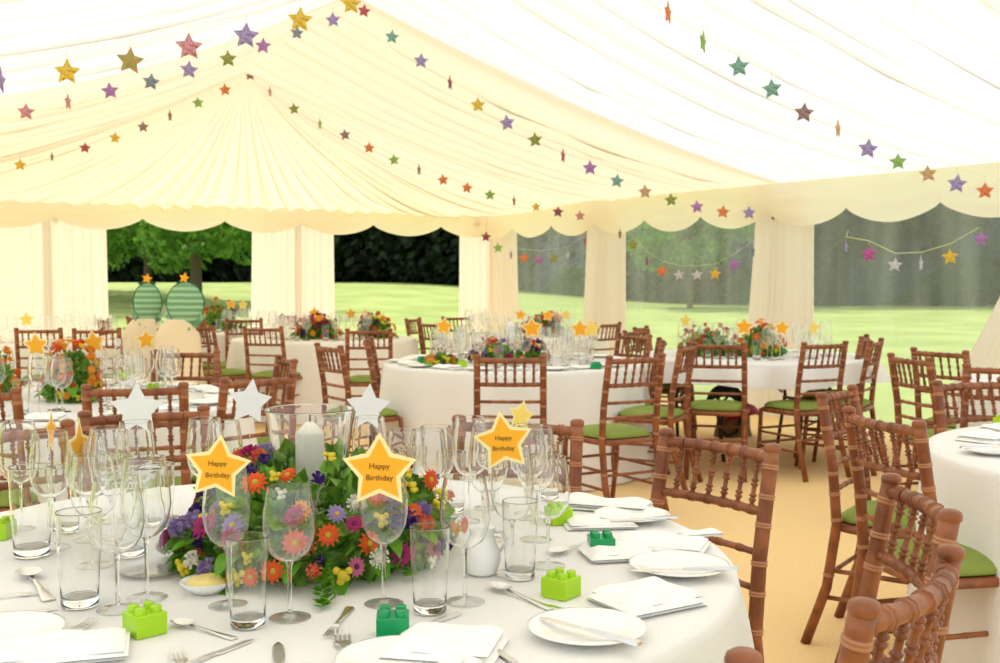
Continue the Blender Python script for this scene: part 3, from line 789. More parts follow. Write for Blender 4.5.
# decanter and jug
mb = MB(); mb.lathe(shell([(0, .001), (.050, .001), (.062, .004), (.069, .014), (.070, .028), (.060, .058), (.040, .10), (.026, .14), (.0215, .17), (.0255, .203), (.0268, .207)], .0016), n=48)
tag(obj('decanter', mb.mesh('decanter', M['solid']), None, tz(152, 572), 0, 1.0), 'clear glass decanter with a wide base left of the flowers', 'decanter')
t = empty('milk_jug', tz(482, 574), .5); tag(t, 'small white china jug between the glasses right of the flowers', 'jug')
mb = MB(); mb.lathe([(0, .001), (.024, .001), (.030, .006), (.037, .028), (.036, .045), (.026, .066), (.022, .08), (.027, .092), (.0255, .092), (.020, .08), (.024, .066)], n=32); part('jug_body', mb.mesh('body', M['china']), t)
mb = MB(); mb.tube([(.024, 0, .08), (.045, 0, .078), (.052, 0, .055), (.036, 0, .035)], .0035, 8); part('handle', mb.mesh('handle', M['china']), t)

# plates, napkins, cutlery of the front table
pl1 = tz(587, 636); plate(pl1, 'white side plate nearest the front edge, under a knife', None, 1.0)
pl2 = tz(679, 572); plate(pl2, 'white side plate by the free-standing chair, with a long knife across it', None, 1.02)
pl3 = tz(2, 640); plate(pl3, 'white side plate cut by the lower left corner', None, 1.0)
pl4 = tz(632, 520); plate(pl4, 'white side plate at the far right of the front table, behind the emerald box', None, .95)
pl5 = tz(400, 668); plate(pl5, 'white side plate cut by the bottom edge under the folded napkin', None, 1.0)
def seg(kind, x0, y0, x1, y1, z, label, sc=None):
    a, b = tz(x0, y0, TZ + z), tz(x1, y1, TZ + z); d = b - a
    L0 = dict(fork=.20, knife=.22, spoon=.195)[kind]; s = max(.75, min(1.15, d.length / L0)) if sc is None else sc
    m = (a + b) / 2; m.z = TZ + z
    return cutlery(kind, m, atan2(d.y, d.x), label, None, s)
seg('knife', 640, 646, 540, 618, .020, 'steel knife lying across the nearest side plate')
seg('knife', 738, 570, 630, 571, .021, 'steel knife lying across the side plate by the free-standing chair')
seg('knife', 676, 518, 612, 521, .020, 'steel knife on the far right side plate')
seg('spoon', 585, 545, 562, 553, .001, 'steel spoon beside the emerald box at the right', sc=.9)
seg('spoon', 530, 602, 508, 594, .001, 'steel spoon left of the right lime box', sc=.9)
seg('fork', 560, 610, 600, 622, .001, 'steel fork behind the nearest side plate')
seg('knife', 515, 665, 468, 632, .001, 'steel knife pointing at the emerald front box from the bottom edge')
seg('fork', 350, 608, 328, 640, .001, 'steel fork between frontmost wine glass and emerald box')
seg('knife', 452, 617, 400, 636, .001, 'steel knife right behind the emerald front box')
seg('fork', 345, 690, 342, 630, .001, 'steel fork pointing upright from the bottom edge')
seg('knife', 280, 690, 278, 643, .001, 'steel knife at the bottom edge left of the upright fork')
seg('knife', 195, 663, 235, 647, .001, 'steel knife below the front highball')
seg('spoon', 225, 637, 180, 626, .001, 'steel spoon between the lime front box and the highball')
seg('fork', 14, 662, 95, 622, .001, 'steel fork lying slanted at the lower left')
seg('fork', 190, 700, 176, 652, .001, 'steel fork at the bottom edge below the lime front box')
seg('spoon', 50, 602, 24, 572, .001, 'steel spoon left of the front left highball')
seg('fork', -14, 600, 22, 596, .001, 'upper steel fork cut by the left picture edge')
seg('knife', -20, 616, 30, 612, .001, 'lower steel knife cut by the left picture edge')
napkin(tz(646, 604), .55, 'white folded napkin between the two right side plates', None, 1, .95)
napkin(tz(660, 548), -.35, 'white folded napkin behind the side plate by the chair', None, 0, 1.0)
napkin(tz(616, 556), .2, 'white folded napkin right of the emerald box', None, 1, .8)
napkin(tz(603, 508), -.35, 'white folded napkin at the far edge near the carpet', None, 2, 1.1)
napkin(tz(600, 526), .1, 'white napkin lying beside the far right side plate', None, 0, .8)
napkin(tz(445, 652), -.2, 'white folded napkin in front of the emerald front box', None, 1, .95)
napkin(tz(60, 655), .3, 'white folded napkin in the lower left corner', None, 0, 1.0)
napkin(tz(700, 535, TZ + .001), .3, 'small folded white card by the back edge beside the free-standing chair', None, 2, .45)
gb = 'brick-shaped favour boxes on the front table'
brick(tz(145, 633), 'lime', .75, 'lime green brick-shaped box in the front row beside the fork', gb)
brick(tz(393, 636), 'emerald', .08, 'emerald green brick-shaped box at the front below the middle gold star', gb)
brick(tz(561, 596), 'lime', .9, 'lime green brick-shaped box beside the nearest side plate', gb)
brick(tz(601, 553), 'emerald', .06, 'emerald green brick-shaped box at the right behind the white napkins', gb)
brick(tz(-2, 538), 'lime', .1, 'lime green brick-shaped box cut by the left picture edge', gb)
brick(tz(558, 523), 'lime', .4, 'lime green brick-shaped box behind the rightmost wine glass', gb)
# butter dish
p = tz(207, 592)
mb = MB(); mb.lathe([(0, .002), (.028, .002), (.042, .014), (.049, .022), (.047, .023), (.038, .014), (.026, .008), (0, .007)], n=36); tag(obj('butter_dish', mb.mesh('dish', M['china']), None, p), 'small white china dish at the foot of the flowers', 'dish')
mb = MB(); mb.lathe([(0, .008), (.026, .009), (.036, .014), (.034, .023), (.022, .028), (.010, .024), (0, .03)], n=20)
mb.v = [(x, y, z + .003 * noise.noise(Vector((x * 60, y * 60, 0)))) for x, y, z in mb.v]
tag(obj('butter', mb.mesh('butter', M['butter']), None, p), 'soft yellow butter in the small white dish', 'butter')

# stars of the front table
gs = 'gold name stars of the front table'
name_star(at_d(217.5, 468, 1.86), .0485, .12, .12, 'gold', 'gold star with pale rim and two printed lines at the left end of the flowers', gs, True, stick=False)
name_star(at_d(379.5, 471, 1.872), .0560, -.05, .0, 'gold', 'largest gold star with two printed lines in the middle above the flowers', gs, True, stick=False)
name_star(at_d(503.5, 442, 2.07), .0495, -.05, -.14, 'gold', 'deep gold star with two printed lines, in front of a paler star', gs, True, stick=False)
name_star(at_d(521, 416, 2.9), .036, .6, .25, 'paleyellow', 'small pale yellow star showing behind the deep gold star', gs)
name_star(at_d(79, 449, 2.35), .056, 1.62, .05, 'gold', 'gold star seen nearly edge-on above the glasses at the left', gs)
name_star(at_d(51, 432, 2.6), .046, 1.75, .1, 'gold', 'narrow gold star seen edge-on, nearest the left picture edge', gs)
gwb = 'white star backs of the front table'
name_star(at_d(137, 410, 2.95), .074, .1, .0, 'whitecard', 'blank white star back before the left bamboo-style chair', gwb, border=False)
name_star(at_d(250, 402, 3.05), .066, .6, .15, 'whitecard', 'blank white star back standing left of the glass bowl', gwb, border=False)
name_star(at_d(368, 408, 3.1), .070, .5, .1, 'whitecard', 'blank white star back right of the candle', gwb, border=False)

# ------------------------------------------------------------------ flowers
def gerbera(mt, cm, n=12, rings=2):
    mb = MB()
    for g in range(rings):
        for k in range(n):
            a = 2 * pi * (k + .5 * g) / n; L_ = 1 - .28 * g; w_ = .17; dz = .16 * g + .10
            ca, sa = cos(a), sin(a)
            def P(r_, s, z): return (r_ * ca - s * sa, r_ * sa + s * ca, z)
            mb.add([P(.12, -.05, .1), P(.12, .05, .1), P(.6 * L_, w_, dz + .08), P(.6 * L_, -w_, dz + .08), P(L_, 0, dz - .05), P(.6 * L_, 0, dz)],
                   [(0, 1, 5), (1, 2, 5), (0, 5, 3), (2, 4, 5), (3, 5, 4)], 0)
    mb.lathe([(.26, .1), (.24, .2), (.14, .26), (0, .27)], n=12, mi=1)
    return mb.mesh('blossom', [mt, cm])
def pompom(mt, seed):
    mb = MB(); rnd = random.Random(seed)
    for i in range(46):
        z = rnd.uniform(-.15, 1); a = rnd.uniform(0, 6.28); q = (max(0, 1 - z * z)) ** .5; d = Vector((q * cos(a), q * sin(a), z)); u = d.orthogonal().normalized(); v = d.cross(u)
        c = d * .55; t = d * .95 + Vector((0, 0, .05))
        mb.add([c - u * .12, t - v * .16, t + u * .02 + d * .08, t + v * .16, c + u * .12], [(0, 1, 2), (0, 2, 4), (4, 2, 3)])
    mb.lathe([(.5 * sin(pi * i / 6), -.5 * cos(pi * i / 6)) for i in range(7)], n=10)
    return mb.mesh('blossom', mt)
def button(mt):
    mb = MB(); 
    for (x, y, z, q) in ((0, 0, .3, .45), (.6, .3, .1, .34), (-.5, .4, .2, .36), (-.1, -.6, .15, .38), (.45, -.4, .0, .3)):
        mb.lathe([(q * sin(pi * i / 8), -q * .7 * cos(pi * i / 8)) for i in range(9)], (x, y, z), 10)
        mb.tube([(0, 0, -1), (x, y, z - .1)], .04, 4)
    return mb.mesh('blossom_spray', mt)
BL = {}
for k in ('magenta', 'orange', 'coral', 'pink', 'amber', 'lilac', 'white'): BL['g_' + k] = gerbera(M['fl_' + k], M['fl_darkcentre' if k in ('magenta', 'pink') else 'fl_centre'])
for i, k in enumerate(('purple', 'lilac', 'magenta', 'orange', 'white', 'coral', 'amber')): BL['p_' + k] = pompom(M['fl_' + k], i)
for k in ('yellow', 'white', 'purple'): BL['b_' + k] = button(M['fl_' + k])
mb = MB()
def leafm(u, v):
    x = (v - .5) * 2; w_ = sin(pi * min(1, u * 1.02)) ** .8 * .34 * (1 - .3 * u); return (x * w_, u, .12 * x * x * w_ * 4 - .28 * u * u)
mb.grid(leafm, 10, 6); LEAF = mb.mesh('leaf', M['leaf'])
def foliage_mesh(n, rx, rz_, seed, size=.022, hole=0, stems=True):
    rnd = random.Random(seed); mb = MB()
    for i in range(n):
        a = rnd.uniform(0, 2 * pi); e = math.acos(rnd.uniform(0, 1)); q = rnd.uniform(.72, 1.03)
        d = Vector((sin(e) * cos(a), sin(e) * sin(a), cos(e)))
        p = Vector((d.x * rx * q, d.y * rx * q, d.z * rz_ * q + .01))
        if hypot(p.x, p.y) < hole: continue
        t = (d + Vector((rnd.gauss(0, .5), rnd.gauss(0, .5), rnd.gauss(0, .5)))).normalized(); u = t.orthogonal().normalized(); u = (u + t.cross(u) * rnd.uniform(-1, 1)).normalized(); L_ = size * rnd.uniform(.6, 1.5); w_ = L_ * rnd.uniform(.2, .45)
        mid = p + t * L_ * .5; z0 = max(.002, p.z)
        p.z = z0; mid.z = max(.004, mid.z); tip = p + t * L_; tip.z = max(.003, tip.z)
        mb.add([p, mid + u * w_, tip, mid - u * w_], [(0, 1, 2, 3)])
    # moss core under the leaves
    mb.lathe([(rx * .80 * sin(pi / 2 * i / 8) if i else .0, rz_ * .78 * cos(pi / 2 * i / 8)) for i in range(9)][::-1] if not hole else
             [(rx * .85, .003), (rx * .80, rz_ * .35), (rx * .6, rz_ * .6), (hole * 1.15, rz_ * .55), (hole * 1.05, .003)], n=28)
    return mb.mesh('foliage', M['foliage'], False)
def arrangement(c, rx, rz_, nb, nl, n_f, seed, label, palette, bs=.022, hole=0, name='flower_arrangement', group='flower arrangements on the round tables', elong=1.0):
    rnd = random.Random(seed)
    t = empty(name, c); tag(t, label, 'flowers', group)
    part('foliage', foliage_mesh(n_f, rx * (1 if hole and bs < .026 else .9), rz_ * (1 if bs < .026 else .88), seed, bs * (1.5 if bs < .026 else 1.1), hole), t)
    tries = 0; pts = []
    while len(pts) < nb and tries < 6000:
        tries += 1
        a = rnd.uniform(0, 2 * pi); e = math.acos(rnd.uniform(.02, 1)); d = Vector((sin(e) * cos(a), sin(e) * sin(a), cos(e)))
        q = rnd.uniform(1.06, 1.22); p = Vector((d.x * rx * q, d.y * rx * q, max(.03, d.z * rz_ * q + .01)))
        if hypot(p.x, p.y) < hole + .01: continue
        if d.y > .15 and rnd.random() < .8: continue
        if any((p - o).length < bs * .95 for o in pts): continue
        pts.append(p)
        k = rnd.choice(palette); s = bs * rnd.uniform(.75, 1.3) * (.75 if k[0] == 'p' else .7 if k[0] == 'b' else 1)
        o = part('blossom', BL[k], t, loc=p, sc=s)
        dd = (d + Vector((rnd.gauss(0, .2), -.25 + rnd.gauss(0, .2), rnd.gauss(0, .2)))).normalized()
        o.rotation_euler = dd.to_track_quat('Z', 'Y').to_euler()
        o['label'] = {'g': '%s daisy-like blossom', 'p': 'round %s blossom', 'b': 'spray of small %s buttons'}[k[0]] % k[2:]
    for i in range(nl):
        a = rnd.uniform(-pi, 0) if i % 4 else rnd.uniform(0, 6.28)
        p = Vector((cos(a) * rx * .98, sin(a) * rx * .98, rz_ * rnd.uniform(.12, .45)))
        o = part('leaf', LEAF, t, loc=p, sc=bs * rnd.uniform(2.2, 3.4))
        o.rotation_euler = (rnd.uniform(-.5, .1), rnd.uniform(-.3, .3), a - pi / 2)
    return t
PAL1 = ['g_magenta', 'g_magenta', 'g_orange', 'g_orange', 'g_pink', 'p_orange', 'p_purple', 'p_purple', 'p_lilac', 'p_lilac', 'b_yellow', 'b_yellow', 'b_yellow', 'b_yellow', 'g_amber', 'g_coral', 'p_coral', 'b_white', 'g_lilac', 'p_magenta', 'p_white']
c1 = Vector((T['T1'][0] + .06, T['T1'][1] - .02, TZ + .001))
FT = arrangement(c1, .255, .195, 100, 26, 2000, 11, 'large ring of mixed bright flowers round the glass bowl on the front table', PAL1, .0245, hole=.10)
# hanging vine at the front right of the arrangement
mb = MB(); pv = [Vector((.05, -.25, .07)), Vector((.075, -.30, .03)), Vector((.085, -.34, .012)), Vector((.07, -.38, .008))]
mb.tube(pv, .002, 5)
for i in range(26):
    q = i / 25; p = pv[0].lerp(pv[3], q); p.z = max(.004, .07 * (1 - q) ** 2 + .006); a = random.uniform(0, 6)
    for k in range(2):
        a += 2.6; u = Vector((cos(a), sin(a), .3)) * .02; v = Vector((-sin(a), cos(a), 0)) * .009
        mb.add([p, p + u * .5 + v, p + u, p + u * .5 - v], [(0, 1, 2, 3)])
part('vine', mb.mesh('vine', M['leaf'], False), FT, 'lime green trailing sprig')
# glass bowl and candle in the ring
cc = Vector((T['T1'][0] + .035, T['T1'][1] + .03, TZ + .001))
mb = MB(); mb.lathe(shell([(0, .001), (.055, .001), (.066, .008), (.073, .03), (.074, .12), (.079, .20), (.090, .285), (.0936, .298), (.0940, .300)], .0022), n=64)
tag(obj('hurricane_bowl', mb.mesh('hurricane_bowl', M['solid']), None, cc), 'large clear glass bowl with a wide rim holding the front candle', 'glass bowl', 'glass candle bowls')
mb0 = MB(); mb0.lathe([(.0, .006), (.029, .006), (.030, .010), (.030, .247), (.027, .253), (.008, .272), (0, .273)], n=32)
WX = mb0.mesh('wax', M['wax']); mb = MB(); mb.tube([(0, 0, .27), (.001, 0, .288)], .0016, 6); WK = mb.mesh('wick', M['wick'])
def candle(p, label, sc=1.0):
    t = empty('pillar_candle', p); t.scale = (sc,) * 3; part('wax', WX, t); part('wick', WK, t); return tag(t, label, 'candle', 'white pillar candles')
candle(cc + Vector((0, 0, .0)), 'white pillar candle inside the glass bowl on the front table')

# ---- the other tables
PAL2 = ['g_amber', 'b_yellow', 'b_yellow', 'p_purple', 'g_magenta', 'p_magenta', 'p_coral', 'p_lilac', 'b_white', 'p_orange']
PAL3 = ['p_orange', 'p_orange', 'g_orange', 'g_amber', 'b_yellow', 'p_amber', 'b_yellow']
PAL4 = ['p_orange', 'p_coral', 'g_amber', 'p_magenta', 'p_purple', 'p_orange', 'b_yellow']
def at_table(k, dx=0, dy=0): return Vector((T[k][0] + dx, T[k][1] + dy, TZ + .001))
arrangement(at_table('T2', -.02, 0), .25, .15, 80, 12, 1000, 21, 'ring of yellow, purple and magenta flowers round the candle on the middle table', PAL2, .028, hole=.10)
arrangement(at_table('T3', .10, .0), .125, .24, 60, 6, 900, 22, 'upright mound of orange and yellow flowers on the left table', PAL3, .026)
arrangement(at_table('T3', -.34, .05), .14, .26, 55, 6, 800, 23, 'orange and lime flowers on the left table, cut by the left picture edge', PAL3, .026)
arrangement(at_table('T4', -.05, -.1), .20, .20, 50, 6, 900, 24, 'rust and green flowers on the left rear table, left of two', PAL4, .035)
arrangement(at_table('T4', .50, .0), .17, .20, 40, 6, 700, 25, 'amber and magenta flowers on the left rear table, right of two', PAL4, .035)
arrangement(at_table('T5', .05, .0), .20, .30, 24, 4, 700, 26, 'dark green and rust flowers on the small-looking far table', PAL4, .035)
arrangement(at_table('T6', .02, -.1), .17, .22, 36, 6, 700, 27, 'mound of yellow and orange flowers on the right rear table', PAL3, .03)
arrangement(at_table('T6', -.36, -.0), .20, .20, 34, 6, 600, 28, 'low red and yellow flowers on the right rear table beside the blue card', PAL4, .03)
arrangement(at_table('T8', .25, .0), .20, .22, 40, 6, 800, 29, 'rust and yellow flowers on the far corner table', PAL4, .035)
def big_lamp(k, dx, dy, lab, labc):
    c = at_table(k, dx, dy); mb = MB(); mb.lathe([(0, .002), (.06, .002), (.074, .05), (.076, .15), (.082, .27), (.080, .27)], n=28); tag(obj('hurricane_bowl', mb.mesh('bowl', GL), None, c), lab, 'glass bowl', 'glass candle bowls'); candle(c, labc, 1.05)
big_lamp('T2', -.02, 0, 'clear glass bowl holding the candle on the middle table', 'white pillar candle inside the glass bowl on the middle table')

def lay(key, angs, full_set, words, glass_r=.50, stars=(), seed=0, bricks=True):
    x, y, r = T[key]; rnd = random.Random(seed)
    for i, a in enumerate(angs):
        a = R(a); u = Vector((cos(a), sin(a), 0)); v = Vector((-sin(a), cos(a), 0)); c = Vector((x, y, TZ + .001))
        for j, (dr, dt) in enumerate(((0, .08), (.05, -.01), (-.11, .02))):
            p = c + u * (glass_r + dr + rnd.uniform(-.02, .02)) + v * (dt + rnd.uniform(-.02, .02))
            wine(p, 'clear wine glass in the ring of glasses on %s' % words, 'wine glasses on ' + words, j == 1, False, rnd.uniform(.95, 1.08))
        p = c + u * (glass_r + .04) + v * -.10; highball(p, 'clear highball glass in the ring of glasses on %s' % words, 'highball glasses on ' + words, False)
        if full_set:
            p = c + u * .76 + v * -.22; p.z = TZ + .001; plate(p, 'white side plate laid on %s' % words, 'side plates on ' + words)
            p = c + u * .76 + v * .0; napkin(p, a + pi / 2 + rnd.uniform(-.3, .3), 'white folded napkin laid on %s' % words, 'napkins on ' + words, i % 3, .9)
            cutlery('knife', c + u * .76 + v * .14, a + pi + rnd.uniform(-.1, .1), 'steel knife laid on %s' % words, 'knives on ' + words)
            cutlery('fork', c + u * .76 + v * -.12, a + pi + rnd.uniform(-.1, .1), 'steel fork laid on %s' % words, 'forks on ' + words)
        
lay('T2', [-160, -125, -90, -55, -20, 15, 50, 90, 130, 165], True, 'the middle table', seed=31)
lay('T3', [-110, -70, -30, 5, 40, 75, 110, 145, -150], True, 'the left table', seed=32)
lay('T4', [-150, -110, -70, -30, 10, 60, 120, 170], False, 'the left rear table', seed=33)
lay('T6', [-170, -130, -90, -50, -10, 40, 90, 140], False, 'the right rear table', seed=34)
lay('T8', [-160, -120, -80, -40, 0, 40, 90, 140, 175], False, 'the far corner table', seed=35)
lay('T5', [-120, -60, 0, 60, 180], False, 'the small-looking far table', seed=36)
lay('T11', [-120, -75, -30, 20, 90], False, 'the farthest left table', seed=37)
# right table: only its left edge shows
p0 = at_table('T9')
for a_, lab in ((150, 'white folded napkin on the right table above the side plate'), (128, 'white folded napkin at the rear of the right table')):
    u = Vector((cos(R(a_)), sin(R(a_)), 0)); napkin(p0 + u * .72, R(a_ + 70), lab, None, 1, 1.0)
u = Vector((cos(R(176)), sin(R(176)), 0)); plate(p0 + u * .74, 'white side plate on the right table near its left edge', None, 1.0)
cutlery('knife', p0 + u * .74 + Vector((0, 0, .02)), .1, 'steel knife across the side plate on the right table')
brick(at_z(1003, 427, TZ + .001), 'lime', .4, 'lime green brick-shaped box on the right table at the picture edge')
gbm = 'brick-shaped favour boxes on the middle table'
brick(at_z(422, 363, TZ + .001), 'emerald', .5, 'emerald brick-shaped box at the left edge of the middle table', gbm)
brick(at_z(596, 369, TZ + .001), 'emerald', .9, 'emerald brick-shaped box at the right front of the middle table', gbm)
brick(at_z(462, 367, TZ + .001), 'lime', .3, 'lime brick-shaped box beside the yellow flower bunch on the middle table', gbm)
gbl = 'brick-shaped favour boxes on the left table'
brick(at_z(92, 397, TZ + .001), 'emerald', .7, 'emerald brick-shaped box beside the orange mound on the left table', gbl)
brick(at_z(122, 380, TZ + .001), 'lime', .2, 'lime brick-shaped box on the left table, left of two close together', gbl)
brick(at_z(133, 381, TZ + .001), 'lime', .5, 'lime brick-shaped box on the left table, right of two close together', gbl)
brick(at_z(153, 392, TZ + .001), 'lime', .1, 'lime brick-shaped box near the right edge of the left table', gbl)
brick(at_z(164, 380, TZ + .001), 'emerald', .3, 'emerald brick-shaped box near the right edge of the left table', gbl)
brick(at_z(782, 354, TZ + .001), 'emerald', .6, 'emerald brick-shaped box on the right rear table')
arrangement(at_z(440, 366, TZ), .10, .05, 16, 3, 260, 41, 'small loose bunch of yellow and pink blooms at the left edge of the middle table', ['g_amber', 'g_white', 'b_yellow', 'g_coral', 'b_yellow'], .035)

gst = 'gold name stars on the other tables'
for x, y, z, sz, yaw, col, lab in (
    (444, 326.5, 1.02, .055, .1, 'gold', 'gold star at the left of the middle table, above the edge of the lawn chair'),
    (532, 328.5, 1.02, .062, .0, 'gold', 'brightest gold star on the middle table, right of the candle'),
    (580, 329, 1.02, .055, .1, 'gold', 'gold star at the right of the middle table, left of a pair'),
    (591.5, 328.5, 1.02, .055, -.2, 'paleyellow', 'yellow star at the right of the middle table, right of a pair'),
    (520.5, 315, .98, .055, .2, 'gold', 'gold star on the far corner table, left of three'),
    (548, 315.5, .98, .055, -.2, 'gold', 'gold star on the far corner table, middle of three'),
    (566, 315, .98, .050, .1, 'paleyellow', 'pale star on the far corner table, right of three'),
    (351, 314, .98, .055, .0, 'gold', 'gold star on the left rear table, left of the two at its right end'),
    (365, 313, .98, .045, .2, 'paleyellow', 'pale star on the left rear table, right of the two at its right end'),
    (314.5, 313, .98, .058, .1, 'gold', 'gold star on the left rear table beside the curtain'),
    (231, 304.5, 1.05, .055, .1, 'gold', 'gold star on the small-looking far table, left of two'),
    (243, 305, 1.05, .05, .1, 'paleyellow', 'pale star on the small-looking far table, right of two'),
    (36, 345.5, 1.02, .054, .0, 'gold', 'gold star on the left table, left of the orange mound'),
    (93.5, 342.5, 1.02, .052, .0, 'gold', 'gold star on the left table, right of the orange mound'),
    (146, 340, 1.02, .048, .7, 'gold', 'gold star turned sideways at the right of the left table'),
    (26.5, 319.5, 1.02, .052, .1, 'paleyellow', 'pale gold star high at the far left before the curtain'),
    (744, 327, 1.02, .055, .0, 'gold', 'gold star on the right rear table above the flowers'),
    (782, 328, 1.02, .048, .0, 'gold', 'gold star on the right rear table before the curtain'),
    (814, 328.5, 1.02, .044, .5, 'paleyellow', 'pale star on the right rear table at the curtain edge'),
    (685.5, 321, 1.05, .045, .5, 'paleyellow', 'pale star on the right rear table at its left end')):
    p = at_z(x, y, z); name_star(p, sz, yaw, random.uniform(-.15, .15), col, lab, gst)
# odds and ends on the right rear table
t = at_z(707.5, 352, TZ + .001); mb = MB(); mb.box((0, 0, .085), (.035, .012, .085)); mb.box((0, 0, .087), (.037, .010, .003)); tag(obj('blue_card', mb.mesh('card', M['blue'], False), None, t, .2), 'upright blue card box on the right rear table', 'box')
# bag under the right rear table
bp = at_z(733, 436, 0); t = empty('cloth_bag', bp, .2); tag(t, 'dark open bag with maroon cloth spilling out, on the carpet under the right rear table', 'bag')
mb = MB()
def bag(u, v):
    a = 2 * pi * u; q = 1 - .25 * v; q2 = 1 + .08 * noise.noise(Vector((cos(a), sin(a), v * 2)))
    return (.17 * cos(a) * q * q2, .10 * sin(a) * q * q2, .26 * v)
mb.grid(bag, 32, 8); mb.add([bag(i / 32, 0) for i in range(32)], [tuple(range(32))]); part('bag_body', mb.mesh('bag_body', [M['olivecloth']]), t)
mb = MB()
def dr(u, v):
    a = 2 * pi * u; q = .02 + .98 * v; return (.05 + .20 * cos(a) * q, .11 * sin(a) * q, .31 - .13 * q * q + .025 * noise.noise(Vector((cos(a) * 2, sin(a) * 2, q * 3))) - .08 * max(0, -cos(a)) * q)
mb.grid(dr, 40, 8); part('maroon_cloth', mb.mesh('maroon_cloth', M['maroon']), t, 'maroon cloth')
mb = MB(); mb.tube([(-.12, -.05, .20), (-.15, -.09, .08), (-.10, -.11, .02), (-.02, -.11, .04), (.04, -.10, .2)], .013, 6); part('strap', mb.mesh('strap', M['blackcloth']), t, 'black strap')
# dark jacket slung behind a chair back
mb = MB()
def jk(u, v):
    x = (u - .5) * .30; return (x, .03 * sin(u * 9) + .05 * v, .0 - .10 * v - .10 * (2 * u - 1) ** 2)
mb.grid(jk, 20, 6); tag(obj('dark_jacket', mb.mesh('jacket', M['blackcloth']), None, at_d(727, 383, 7.75), .2), 'dark jacket draped under the edge of the right rear table', 'jacket')

# ------------------------------------------------------------------ star garlands
HM = {}
HCOL = dict(gold=((240, 190, 50), (190, 150, 40)), pink=((214, 140, 152), (170, 90, 110)), purple=((126, 66, 150), (180, 130, 190)), lilac=((158, 138, 196), (120, 96, 170)), blue=((118, 138, 160), (84, 84, 110)),
            green=((92, 150, 72), (150, 180, 90)), olive=((150, 150, 50), (84, 110, 50)), red=((186, 70, 70), (140, 40, 60)), orange=((226, 122, 52), (200, 80, 40)), mauve=((150, 110, 116), (110, 76, 96)),
            teal=((116, 170, 150), (80, 130, 130)), tan=((206, 160, 110), (170, 120, 80)), brown=((124, 84, 60), (90, 60, 50)), maroon=((140, 50, 80), (100, 30, 60)), silver=((222, 216, 226), (160, 156, 170)), magenta=((190, 70, 150), (150, 40, 120)), mint=((170, 200, 150), (130, 170, 120)), multi=((70, 150, 50), (216, 120, 90)))
for k, (a, b) in HCOL.items(): HM[k] = star_mesh('star_body', mat(k + ' patterned star', tuple(255 * (q / 255) ** .72 for q in a), .5, .3, 60, col2=tuple(255 * (q / 255) ** .95 for q in b), vscale=6), 1, .50, .04, .17)
mb = MB(); mb.tube([(0, 0, .92), (0, 0, 1.6)], .02, 5); LOOP = mb.mesh('hanging_thread', M['string'])
NR_B = UA.copy(); NR_SEC = UB.copy()
def garland(pts, p0, nrm, label, where, strand=True, lift=.0, ends=None, wr=.0013, group='stars hung along the garlands'):
    P3 = []
    n = len(pts)
    for i, q in enumerate(pts):
        x, y, s, col = q[:4]; e = q[4] if len(q) > 4 else None
        p = on_plane(x, y, p0, nrm); R_ = s * .5 * p.y / FPX
        R_ = max(.035, min(.085, R_)); P3.append(p + Vector((0, 0, R_ * 1.55)))
        yaw = 1.25 if e == 'e' else random.uniform(-.25, .25)
        base = atan2(-p.x, p.y)
        t = empty('hanging_star', p, base * .8 + yaw)
        part('star_body', HM[col], t, sc=R_, rot=(0, random.uniform(-.12, .12), 0))
        part('hanging_thread', LOOP, t, sc=R_)
        ordn = ['first', 'second', 'third', 'fourth', 'fifth', 'sixth', 'seventh', 'eighth', 'ninth', 'tenth', 'eleventh', 'twelfth', 'thirteenth', 'fourteenth', 'fifteenth', 'sixteenth']
        tag(t, '%s puffed star%s, %s %s' % (col, ' seen edge-on' if e == 'e' else '', ordn[i], where), 'star', group)
    if strand:
        L_ = ([ends[0]] if ends and ends[0] is not None else []) + P3 + ([ends[1]] if ends and ends[1] is not None else [])
        mb = MB(); mb.tube(L_, wr, 5); tag(obj('garland_string', mb.mesh('garland_string', M['string'] if wr > .002 else M['whitethread'])), label, 'string', 'strings of the star garlands')
    return P3
def sec(b): return tent(b, HW), NR_SEC
p0, nn = sec(3)
garland([(20, 165, 13, 'gold'), (52, 157, 10, 'mauve', 'e'), (85, 148, 12, 'red'), (115, 138, 12, 'gold'), (143, 127, 12, 'mauve'), (170, 116, 12, 'brown', 'e'), (198, 103, 12, 'green'), (225, 90, 13, 'orange'), (250, 75, 12, 'mauve'), (270, 92, 11, 'pink', 'e'), (294, 109, 12, 'olive'), (320, 124, 12, 'green', 'e'),
         (345, 135, 12, 'mauve'), (369, 148, 12, 'orange'), (394, 160, 12, 'green')], p0, nn, 'string of the lowest garland under the fan-pleated end', 'from the left on the far garland')
garland([(419, 170, 12, 'brown', 'e'), (443, 180, 12, 'orange'), (467, 188, 12, 'orange'), (490, 195, 12, 'green'), (514, 201, 11, 'brown', 'e'), (536, 207, 10, 'gold'), (558, 212, 12, 'maroon'), (580, 216, 11, 'pink')], p0, nn, 'right end of the lowest garland, above the corner curtain', 'on the right end of the far garland')
p0, nn = sec(6)
garland([(26, 112, 18, 'pink'), (68, 102, 17, 'pink', 'e'), (110, 91, 18, 'purple'), (151, 82, 18, 'blue'), (189, 70, 19, 'lilac'), (228, 59, 18, 'olive'), (263, 46, 17, 'purple'), (297, 33, 14, 'blue'), (333, 20, 16, 'lilac'), (364, 11, 14, 'red')], p0, nn, 'string of the middle garland left of the ridge', 'from the left on the middle garland')
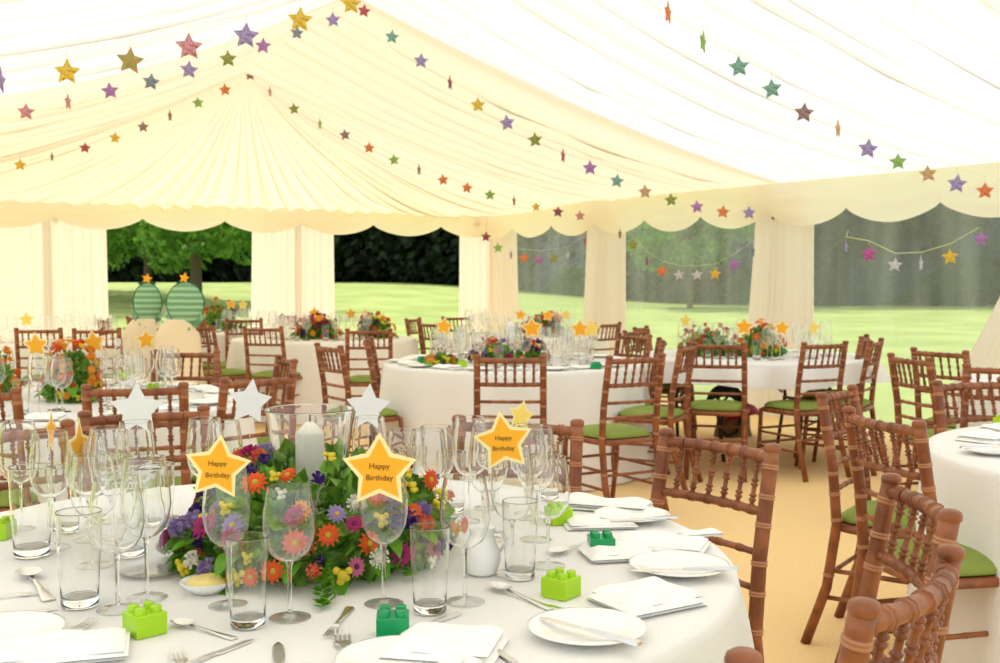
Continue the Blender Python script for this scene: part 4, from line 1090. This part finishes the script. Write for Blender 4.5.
garland([(392, 37, 15, 'teal'), (421, 61, 16, 'lilac'), (450, 83, 15, 'maroon', 'e'), (478, 105, 16, 'gold'), (507, 123, 17, 'lilac'), (535, 140, 16, 'olive'), (563, 156, 15, 'red', 'e'), (590, 168, 16, 'purple'), (617, 181, 15, 'teal'), (645, 192, 15, 'tan'), (671, 200, 14, 'olive'), (697, 207, 14, 'purple'), (723, 212, 14, 'orange'), (749, 213, 14, 'lilac'), (773, 215, 13, 'brown', 'e')],
        p0, nn, 'string of the middle garland right of the ridge', 'down from the ridge on the middle garland')
p0, nn = sec(8.75)
garland([(0, 80, 27, 'lilac', 'e'), (67, 72, 27, 'gold'), (130, 61, 28, 'multi'), (189, 47, 28, 'pink'), (246, 36, 27, 'lilac'), (300, 20, 26, 'gold'), (351, 4, 22, 'gold')], p0, nn, 'string of the nearest garland left of the ridge', 'from the left on the nearest garland, large', )
garland([(668, 13, 23, 'orange', 'e'), (703, 42, 23, 'green', 'e'), (739, 67, 22, 'teal'), (772, 89, 21, 'teal'), (804, 113, 21, 'mauve'), (838, 129, 19, 'tan', 'e'), (868, 149, 21, 'lilac'), (898, 162, 18, 'green'), (928, 174, 18, 'tan'), (957, 184, 20, 'lilac'), (985, 191, 18, 'orange')], p0, nn,
        'string of the nearest garland right of the ridge', 'down the white roof on the nearest garland')
p0 = tent(0, .45)
garland([(476, 224, 9, 'mauve'), (486, 237, 11, 'maroon'), (498, 248, 11, 'green'), (511, 255, 10, 'purple', 'e'), (524, 258, 11, 'orange'), (539, 260, 12, 'purple'), (554, 258, 11, 'olive'), (568, 255, 10, 'silver', 'e'), (585, 241, 10, 'red', 'e')], p0, NR_B, 'sagging string before the corner curtain and narrow window', 'on the swag before the narrow window')
garland([(620, 234, 11, 'brown', 'e'), (633, 245, 12, 'olive'), (647, 261, 12, 'maroon', 'e'), (662, 271, 13, 'orange'), (679, 275, 12, 'silver'), (697, 275, 12, 'silver'), (715, 274, 13, 'gold'), (734, 265, 14, 'purple'), (753, 251, 13, 'blue', 'e')], p0, NR_B, 'sagging string before the middle plastic window', 'on the swag before the middle window')
e0, e1 = on_plane(848, 231, p0, NR_B), on_plane(975, 229, p0, NR_B)
garland([(846, 247, 13, 'lilac', 'e'), (869, 254, 17, 'magenta'), (895, 265, 15, 'silver'), (921, 264, 15, 'silver', 'e'), (950, 257, 17, 'gold'), (981, 239, 16, 'purple')], p0, NR_B, 'sagging pale string before the widest plastic window', 'on the swag before the widest window', ends=(e0, e1), wr=.004)
bpy.data.objects.remove(proto) if not used[0] else None
